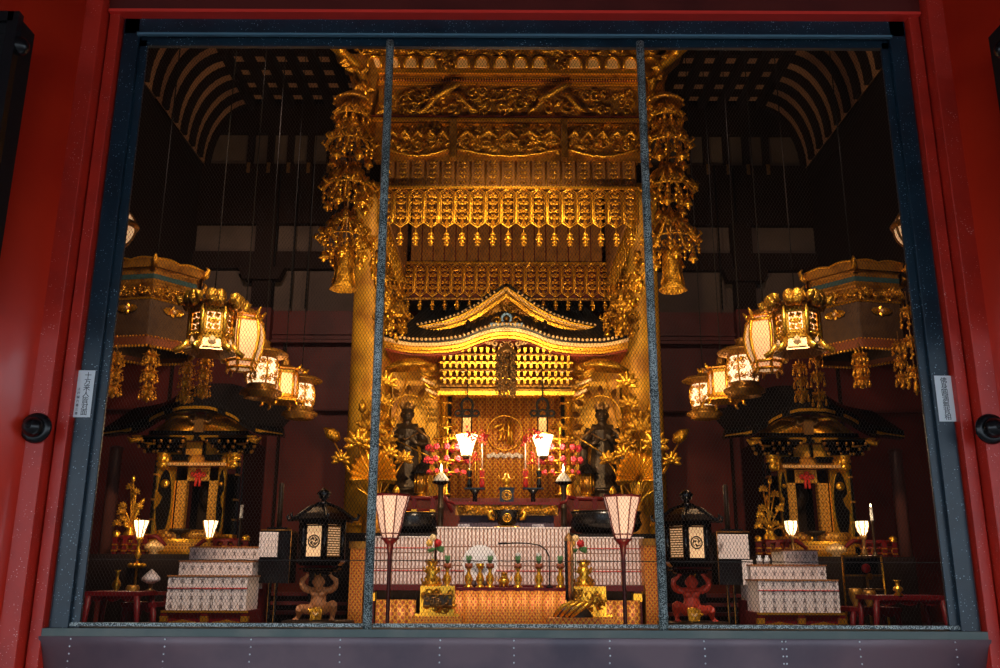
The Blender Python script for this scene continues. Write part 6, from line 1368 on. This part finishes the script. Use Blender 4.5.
# ================================================================== LOW FURNITURE OF THE SIDE BAYS
for s in (-1, 1):
    sd = SIDE[s]; g = 'tiered white offering boxes, '+sd
    tiers = [(168, 248, 577.5, 611.5, 8.7), (178, 252, 562.5, 590, 9.15), (187, 258, 548.5, 575, 9.6)] if s < 0 else [(757.5, 838, 579.5, 611.5, 8.7), (751, 827, 564.5, 600, 9.15), (785, 820, 549.5, 575, 9.6)]
    names = ['lowest and nearest', 'middle', 'topmost and rearmost']
    for i, (a, b, p0, p1, Yq) in enumerate(tiers):
        x0, x1 = X(a, 580, Yq), X(b, 580, Yq); zt, zb = Z(p0, Yq), Z(p1, Yq)
        offering_block(x0, x1, zt, zb, Yq, .42, '%s white offering box of the stepped stack, %s' % (names[i], sd), g, int((b-a)/3), (9, 5, 4)[i], (Z(589.5, Yq),) if i == 0 else (), max(4, int((b-a)/9)), mat('brown_gilt_edge', (.35, .13, .03), .5) if 'brown_gilt_edge' not in bpy.data.materials else bpy.data.materials['brown_gilt_edge'], pr=.8)
        # stand under each tier
        t = thing('red_gilt_stand', 'red stand with gold mounts under the %s white offering box, %s' % (names[i], sd), 'stand', ((x0+x1)/2, Yq, FZ), 'red and gold stands of the offering boxes'); h = zb-FZ; w = (x1-x0)/2+.03
        m = MB(); m.bx(-w, w, -.02, .44, h-.04, h, RL); m.bx(-w, w, -.03, -.01, h-.02, h, G); m.build('top', t)
        m = MB(); m.bx(-w, w, 0, .42, .06, h-.04, RL); m.build('body', t)
        for q in (-1, 0, 1):
            m = MB(); m.bx(q*(w-.03)-.03, q*(w-.03)+.03, -.03, .02, 0, h-.03, RL); m.bx(q*(w-.03)-.034, q*(w-.03)+.034, -.035, .02, h-.10, h-.05, G); m.build('leg', t)
        for q in (-1, 1):
            m = MB(); c = q*w*.5; m.prism([(c-w*.36, h-.15), (c-w*.3, h-.10), (c-w*.12, h-.09), (c, h-.08), (c+w*.12, h-.09), (c+w*.3, h-.10), (c+w*.36, h-.15)], -.03, -.01, G); m.build('gilt_cartouche', t)
    # card stand with pole
    Yq = 9.3; f = (lambda a: a) if s < 0 else (lambda a: a)
    x0, x1 = (X(259, 560, Yq), X(290, 560, Yq)) if s < 0 else (X(718, 560, Yq), X(751, 560, Yq)); z = lambda py: Z(py, Yq)-FZ; cx = (x0+x1)/2; w = (x1-x0)/2
    t = thing('card_stand', 'black lacquer case on thin gilt legs covered with white prayer cards, '+sd, 'stand', (cx, Yq, FZ), 'black cases with prayer cards')
    m = MB(); m.bx(-w, w, 0, .3, z(584), z(531), BLK); m.build('case', t)
    m = MB(); m.tube([(-w, -.005, z(531)), (w, -.005, z(531))], .006, GD, 5); m.tube([(s*-w, -.005, z(531)), (s*-w, -.005, z(584))], .004, GD, 5); m.box((0, .1, z(529.5)), (w*1.3, .15, .03), BLK); m.build('gilt_edge', t)
    def cards(a, b, p0, p1):
        xa_, xb_ = X(a, 545, Yq)-cx, X(b, 545, Yq)-cx; m = MB(); m.bx(xa_, xb_, -.02, -.002, z(p1), z(p0), PAP); nc = max(2, int((b-a)/3.2)); nr = 4
        for i in range(nc):
            for j in range(nr): wx = (xb_-xa_)/nc; hz_ = (z(p0)-z(p1))/nr; m.box((xa_+wx*(i+.5), -.022, z(p1)+hz_*(j+.5)), (wx*.8, .008, hz_*.88), PAP); m.box((xa_+wx*(i+.5), -.028, z(p1)+hz_*(j+.5)), (wx*.12, .003, hz_*.5), MARK)
        o = m.build('cards', t); o['label'] = 'white prayer cards'
    if s < 0: cards(259.5, 278, 533, 558)
    else: cards(717.5, 748, 533.5, 558); cards(740.5, 751, 559, 584)
    for q in (-.35, .05):
        m = MB(); m.bx(q*w-.012, q*w+.012, .1, .13, 0, z(584), BLK); m.bx(q*w-.013, q*w-.006, .095, .1, 0, z(584), GD); m.build('leg', t)
    m = MB(); xp = X(277 if s < 0 else 730, 505, Yq)-cx; m.lathe([(.028, z(531)), (.026, z(484)), (.02, z(482.5)), (.001, z(482))], BRZ, (xp, .15, 0), 12); m.build('post', t)
    # small glowing lamps on gilt stalks
    for i, (px, lb) in enumerate(((140.5, 'flared glowing lamp on a gold stalk beside the gold lotus spray, ') , (210, 'flared glowing lamp in front of the side shrine door, ')) if s < 0 else ((791.5, 'goblet-shaped glowing lamp in front of the side shrine door, '), (862.5, 'goblet-shaped glowing lamp on a dark stalk by the lit candle, '))):
        Yl = 10.9; x = X(px, 530, Yl); t = thing('small_lamp', lb+sd, 'lamp', (x, Yl, FZ), 'small glowing lamps of the side shrines'); z2 = lambda py: Z(py, Yl)-FZ; r = dx(7.8 if s < 0 else 6.6, 530, Yl)
        pr_ = [(r*.42, z2(538.5)), (r*.62, z2(533)), (r*.8, z2(528)), (r, z2(522))] if s < 0 else [(r*.4, z2(534)), (r*.8, z2(530)), (r, z2(525)), (r*1.0, z2(520))]
        m = MB(); m.lathe(pr_, LAMPS, seg=8, smooth=False); m.build('lamp_shade', t)
        for k in range(8): a = k*pi/4; m = MB(); m.tube([(q*1.02*cos(a), q*1.02*sin(a), zz_) for q, zz_ in pr_], .006, GD, 4); m.build('rib', t)
        zt = pr_[0][1]; m = MB(); m.lathe([(.12, 0), (.03, .05), (.016, .1), (.016, zt-.25), (.04, zt-.2), (.016, zt-.15), (.016, zt-.05), (.05, zt-.02), (.04, zt)], G if s < 0 else BRZL, seg=12); m.build('stalk', t)
        m = MB()
        if s < 0 and i == 0:
            for k in range(8): a = k*pi/4; m.ball((.07*cos(a), .07*sin(a), z2(567)), (.045, .045, .03), G, 7, 5)
            m.build('lotus_knop', t)
        light('POINT', (x, Yl-.25, Z(527, Yl)), None, 5, (1, .7, .4), .06)
    # gold lotus spray
    px = 133 if s < 0 else 768; Yb = 11.3; x = X(px, 505, Yb); t = thing('gilt_flower_spray', 'spray of gold flowers and buds beside the side shrine, '+sd, 'flower spray', (x, Yb, FZ), 'gold flower sprays'); z2 = lambda py: Z(py, Yb)-FZ
    m = MB(); m.lathe([(.10, 0), (.10, .03), (.04, .06), (.04, z2(552)), (.09, z2(546)), (.08, z2(535)), (.04, z2(531)), (.06, z2(529))], G, seg=16); m.build('vase', t)
    rr = random.Random(31)
    for k in range(15):
        d = rr.uniform(-13, 13); py = rr.uniform(497, 526) if k > 3 else (481, 487, 493, 497)[k]; d = d if k > 3 else (1, -4, 5, 0)[k]; c = (dx(d, py, Yb), rr.uniform(-.12, .05), z2(py)); m = MB()
        m.tube([(0, 0, z2(531)), (c[0]*.3, 0, z2(531)*.6+c[2]*.4), c], .009, G, 4)
        if k % 3 == 0: bud(m, c, dx(3.2, py, Yb), G, pi/2-d*.05)
        else: bloom(m, c, dx(4.5, py, Yb), G if k % 2 else GC, 7)
        m.build('gilt_flower', t)
    # red railings on the dais of the side shrine
    zr_ = Z(556, 11.4)
    m = MB(); xa_, xb_ = (X(100, 556, 11.3), X(256, 556, 11.3)) if s < 0 else (X(748, 556, 11.3), X(902, 556, 11.3)); m.bx(xa_, xb_, 10.95, 12.0, FZ, zr_, mat('dais_wood'+str(s), (.018, .007, .005), .6)); o = m.build('shrine_dais'); tag(o, 'dark wooden dais in front of the side shrine, '+sd, 'dais')
    if s < 0:
        railing(116, 146, 11.1, 538, zr_, 'red railing with curled end by the gold lotus spray, '+sd, 'red railings of the side shrines', 1, 3); railing(216, 246, 11.1, 541, zr_, 'red railing with curled end by the white candle, '+sd, 'red railings of the side shrines', -1, 3)
    else:
        railing(758, 786, 11.1, 540, zr_, 'red railing with curled end by the gold lotus spray, '+sd, 'red railings of the side shrines', 1, 3); railing(863, 893, 11.1, 540, zr_, 'red railing with curled end by the lit candle, '+sd, 'red railings of the side shrines', -1, 3)
    # gilt side altar with dark cushions and vessels
    xa_, xb_ = (X(151, 545, 11.35), X(214, 545, 11.35)) if s < 0 else (X(785, 545, 11.35), X(855, 545, 11.35)); cx = (xa_+xb_)/2; w = (xb_-xa_)/2; Ya = 11.35; zt = Z(540, Ya)
    t = thing('gilt_side_altar', 'low gold patterned altar before the side shrine door, '+sd, 'altar', (cx, Ya, zr_), 'low gold altars'); h = zt-zr_
    m = MB(); m.bx(-w, w, 0, .3, h*.25, h*.8, gbm := pattern_mat('gilt_altar_pattern'+str(s), (.80, .40, .05), (.35, .13, .02), 18, .45, .5)); m.build('body', t); m = MB(); m.bx(-w*1.03, w*1.03, -.02, .32, h*.8, h, G); m.bx(-w*1.03, w*1.03, -.02, .32, 0, h*.25, G); m.build('mouldings', t)
    for j, (q, sz) in enumerate(((-.55, .16), (.5, .2))):
        t = thing('gilt_cushion', '%s patterned cushion on the low gold altar, %s' % (('gold', 'wide gold')[j], sd), 'cushion', (cx+q*w, Ya+.1, zt)); m = MB(); m.lathe([(sz*.9, 0), (sz, .03), (sz, .08), (sz*.85, .11)], gbm, seg=20, sy=.6); m.build('cushion', t)
    t = thing('altar_dish', 'dark footed dish on the low gold altar, '+sd, 'dish', (cx-.05, Ya-.0, zt)); m = MB(); m.lathe([(.05, 0), (.02, .03), (.03, .06), (.12, .09), (.13, .12), (.11, .12), (.02, .09)], BRZ, seg=18); m.build('dish', t)
    t = thing('altar_bowl', 'rounded white and gold bowl in front of the low gold altar, '+sd, 'bowl', (cx-.25 if s < 0 else cx+.1, 11.1, zr_)); m = MB(); m.lathe([(.06, 0), (.04, .03), (.11, .06), (.12, .10), (.08, .13), (.02, .16)], GP, seg=18); m.build('bowl', t)
    # candle
    px = 241 if s < 0 else 872; Yq = 10.95; x = X(px, 520, Yq); t = thing('candlestick', ('unlit white candle on a dark stick, ' if s < 0 else 'lit white candle on a dark stick, ')+sd, 'candlestick', (x, Yq, zr_)); z2 = lambda py: Z(py, Yq)-zr_
    m = MB(); m.lathe([(.07, 0), (.02, .03), (.014, .06), (.014, z2(521)), (.04, z2(519.5)), (.01, z2(519))], BRZ, seg=10); m.build('stick', t); m = MB(); m.lathe([(.018, z2(519)), (.018, z2(506))], WHT, seg=10); m.build('candle', t)
    if s > 0: m = MB(); m.lathe([(.003, z2(506)), (.013, z2(504.5)), (.001, z2(502))], FLAME, seg=8); m.build('flame', t)
    # dark steps behind the demon
    xa_, xb_ = (X(252, 600, 10.4), X(348, 600, 10.4)) if s < 0 else (X(664, 600, 10.4), X(748, 600, 10.4)); t = thing('stepped_shelf', 'low dark red stepped shelf behind the demon, '+sd, 'shelf', ((xa_+xb_)/2, 10.2, FZ)); w = (xb_-xa_)/2
    for k, py in enumerate((612, 603, 594)):
        zq = Z(py, 10.2)-FZ; m = MB(); m.bx(-w, w, k*.15, k*.15+.3, zq-.035, zq, DR); m.bx(-w, w, k*.15+.05, k*.15+.3, 0, zq-.035, WOOD); m.build('step', t)
# lower far left: red tables, gold fittings and a white bud lamp
def red_table(pxa, pxb, pyt, Yq, label, n=1):
    xa_, xb_ = X(pxa, 600, Yq), X(pxb, 600, Yq); zt = Z(pyt, Yq)-FZ; w = (xb_-xa_)/2; t = thing('red_table', label, 'table', ((xa_+xb_)/2, Yq, FZ), 'low red tables')
    m = MB(); m.bx(-w, w, -.02, .4, zt-.04, zt, RL); m.build('top', t)
    for x in (-w+.04, w-.04):
        for y in (0, .36): m = MB(); m.tube([(x, y, zt-.04), (x+(.02 if x > 0 else -.02), y, zt*.5), (x, y, 0)], [.03, .024, .03], RL, 6); m.build('leg', t)
    m = MB(); k = 5; m.prism([(-w+.05, zt-.04), (w-.05, zt-.04)]+[(w-.05-(2*w-.1)*j/12, zt-.06-.03*abs(sin(j*pi/4))) for j in range(13)], 0, .02, RL); m.build('apron', t)
    return t
red_table(84, 141, 593, 8.6, 'long low red table nearest the window corner, tan demon side')
red_table(122, 158, 604, 8.9, 'small low red table between the long one and the white boxes, tan demon side')
red_table(872, 947, 594, 8.6, 'long low red table nearest the window corner, red demon side')
red_table(848, 900, 606, 9.0, 'small low red table in front of the gilt frame stand, red demon side')
for i, (px, pyt, Yq, kind, lb, base) in enumerate(((152, 569, 9.2, 'bud', 'white bud-shaped lamp on a dark foot behind the red tables', 593), (118, 570, 9.6, 'vessel', 'tall gold ritual vessel in the shade beside the window corner', 596), (133, 585, 9.0, 'bowl', 'gold bowl standing on the small red table', 604), (855, 588, 9.1, 'bowl', 'gold bowl beside the gilt frame stand', 606), (869, 590, 9.1, 'bowl', 'small gold bowl beside the gilt frame stand foot', 606), (897, 580, 8.62, 'vessel', 'slender gold vessel on the long red table, red demon side', 594))):
    zb = Z(base, Yq); p = at(px, pyt, Yq)
    t = thing('ritual_vessel' if kind == 'vessel' else ('bud_lamp' if kind == 'bud' else 'gold_bowl'), lb, 'lamp' if kind == 'bud' else 'vessel', (p.x, Yq, zb)); h = p.z-zb
    m = MB()
    if kind == 'bud': m.lathe([(.03, h*.35), (.09, h*.5), (.085, h*.62), (.04, h*.85), (.003, h)], PAP, seg=14); m.build('bud', t); m = MB(); m.lathe([(.07, 0), (.02, .03), (.02, h*.35)], BRZL, seg=12); m.build('foot', t)
    elif kind == 'vessel': m.lathe([(.05, 0), (.02, .03), (.045, h*.35), (.04, h*.5), (.015, h*.65), (.02, h*.9), (.035, h)], G, seg=14); m.build('vessel', t)
    else: m.lathe([(.04, 0), (.03, .02), (.06, h*.5), (.065, h*.85), (.05, h)], GD, seg=14); m.build('bowl', t)
for base_px, zb_py in ((152, 593), (118, 596)):
    Yq = 9.2 if base_px == 152 else 9.6; z = Z(zb_py, Yq); p = at(base_px, zb_py, Yq); t = thing('dark_side_table', 'dark table carrying the %s' % ('white bud lamp' if base_px == 152 else 'tall gold vessel in the shade'), 'table', (p.x, Yq, FZ), 'dark side tables'); h = z-FZ
    m = MB(); m.bx(-.2, .2, -.1, .1, h-.03, h, DR); m.build('top', t)
    for q in (-1, 1): m = MB(); m.bx(q*.17-.02, q*.17+.02, -.08, .08, 0, h-.03, DR); m.build('leg', t)
Yq = 9.8; xa_, xb_ = X(843, 575, Yq), X(884, 575, Yq); t = thing('gilt_frame_stand', 'thin gold upright frame stand holding a red ball, red demon side', 'stand', ((xa_+xb_)/2, Yq, FZ)); w = (xb_-xa_)/2; z = lambda py: Z(py, Yq)-FZ
for q in (-1, 1): m = MB(); m.tube([(q*w*.95, 0, z(555)), (q*w*1.03, 0, 0)], .012, G, 5); m.build('upright', t)
for py in (555, 574, 588): m = MB(); m.tube([(-w, 0, z(py)), (w, 0, z(py))], .010, GD, 5); m.build('crossbar', t)
m = MB(); m.bx(-w*.8, w*.8, .02, .05, z(574), z(557), BLKM); m.build('dark_panel', t)
m = MB(); m.ball((w*.1, -.03, z(567)), (.05, .04, .05), REDF, 10, 7); m.ball((w*.25, -.03, z(575)), (.035, .03, .035), GD, 10, 7); m.build('ball', t)
p = at(755, 555, 9.5); t = thing('white_bottle', 'small white bottles standing behind the middle white offering box, red demon side', 'bottle', (p.x, 9.35, Z(564.5, 9.15)+.01)); m = MB(); h = .09; m.lathe([(.03, 0), (.032, h*.6), (.015, h*.8), (.018, h)], WHT, seg=12); m.build('bottle', t); t['label'] = 'small white bottle nearer the card stand, behind the middle offering box'
dup(t, (p.x+.075, 9.35, Z(564.5, 9.15)+.01), 'small white bottle nearer the topmost offering box, beside the red railing')
WC = (1, .68, .34)
for s in (-1, 1):  # unseen spots added to brighten canopy, ceiling, walls, shrines and boxes
    light('SPOT', (s*1.2, 6.3, 1.0), (0, 9.6, 5.0), 640, WC, .15, 66)
    light('SPOT', (s*1.6, 6.0, 5.95), (s*3.9, 14, 9.6), 300 if s < 0 else 90, (1, .60, .32), .12, 46)
    light('SPOT', (s*3.0, 8.3, 7.1), (s*4.0, 15, 4.2), 520 if s < 0 else 260, (1, .68, .5), .2, 66)
    light('SPOT', (s*1.9, 6.0, 5.9), (s*6.6, 13, 3.0), 420, (1, .62, .4), .15, 40)
    light('SPOT', (s*1.8, 6.2, 5.8), (s*3.8, 12, 2.5), 700 if s < 0 else 420, (1, .66, .34), .15, 28)
    light('SPOT', (s*1.8, 6.1, 5.9), (s*3.6, 10, 5.1), 260 if s < 0 else 60, (1, .64, .3), .12, 26)
    light('SPOT', (s*1.8, 6.2, 5.8), (s*3.1, 9.0, 1.3), 850, (1, .78, .62), .15, 34)
    light('SPOT', (s*1.5, 6.3, 1.0), (s*1.55, 9.0, 1.6), 45, (1, .75, .5), .1, 45)
    light('SPOT', (s*.9, 6.2, 5.75), (s*1.85, 12.4, 3.2), 300, (1, .68, .30), .12, 22)
light('SPOT', (0, 6.2, 5.7), (0, 13, 3.2), 850, (1, .68, .32), .15, 60)  # unseen spot added to brighten the altar and shrine
light('SPOT', (0, 6.2, 5.7), (0, 9.9, 1.7), 1050, (1, .74, .58), .15, 40)  # unseen spot added to brighten the white packets
SC.view_settings.view_transform = 'Standard'; SC.view_settings.look = 'None'; SC.view_settings.gamma = 1; SC.view_settings.exposure = 0
SC.cycles.max_bounces = 6; SC.cycles.sample_clamp_indirect = 4
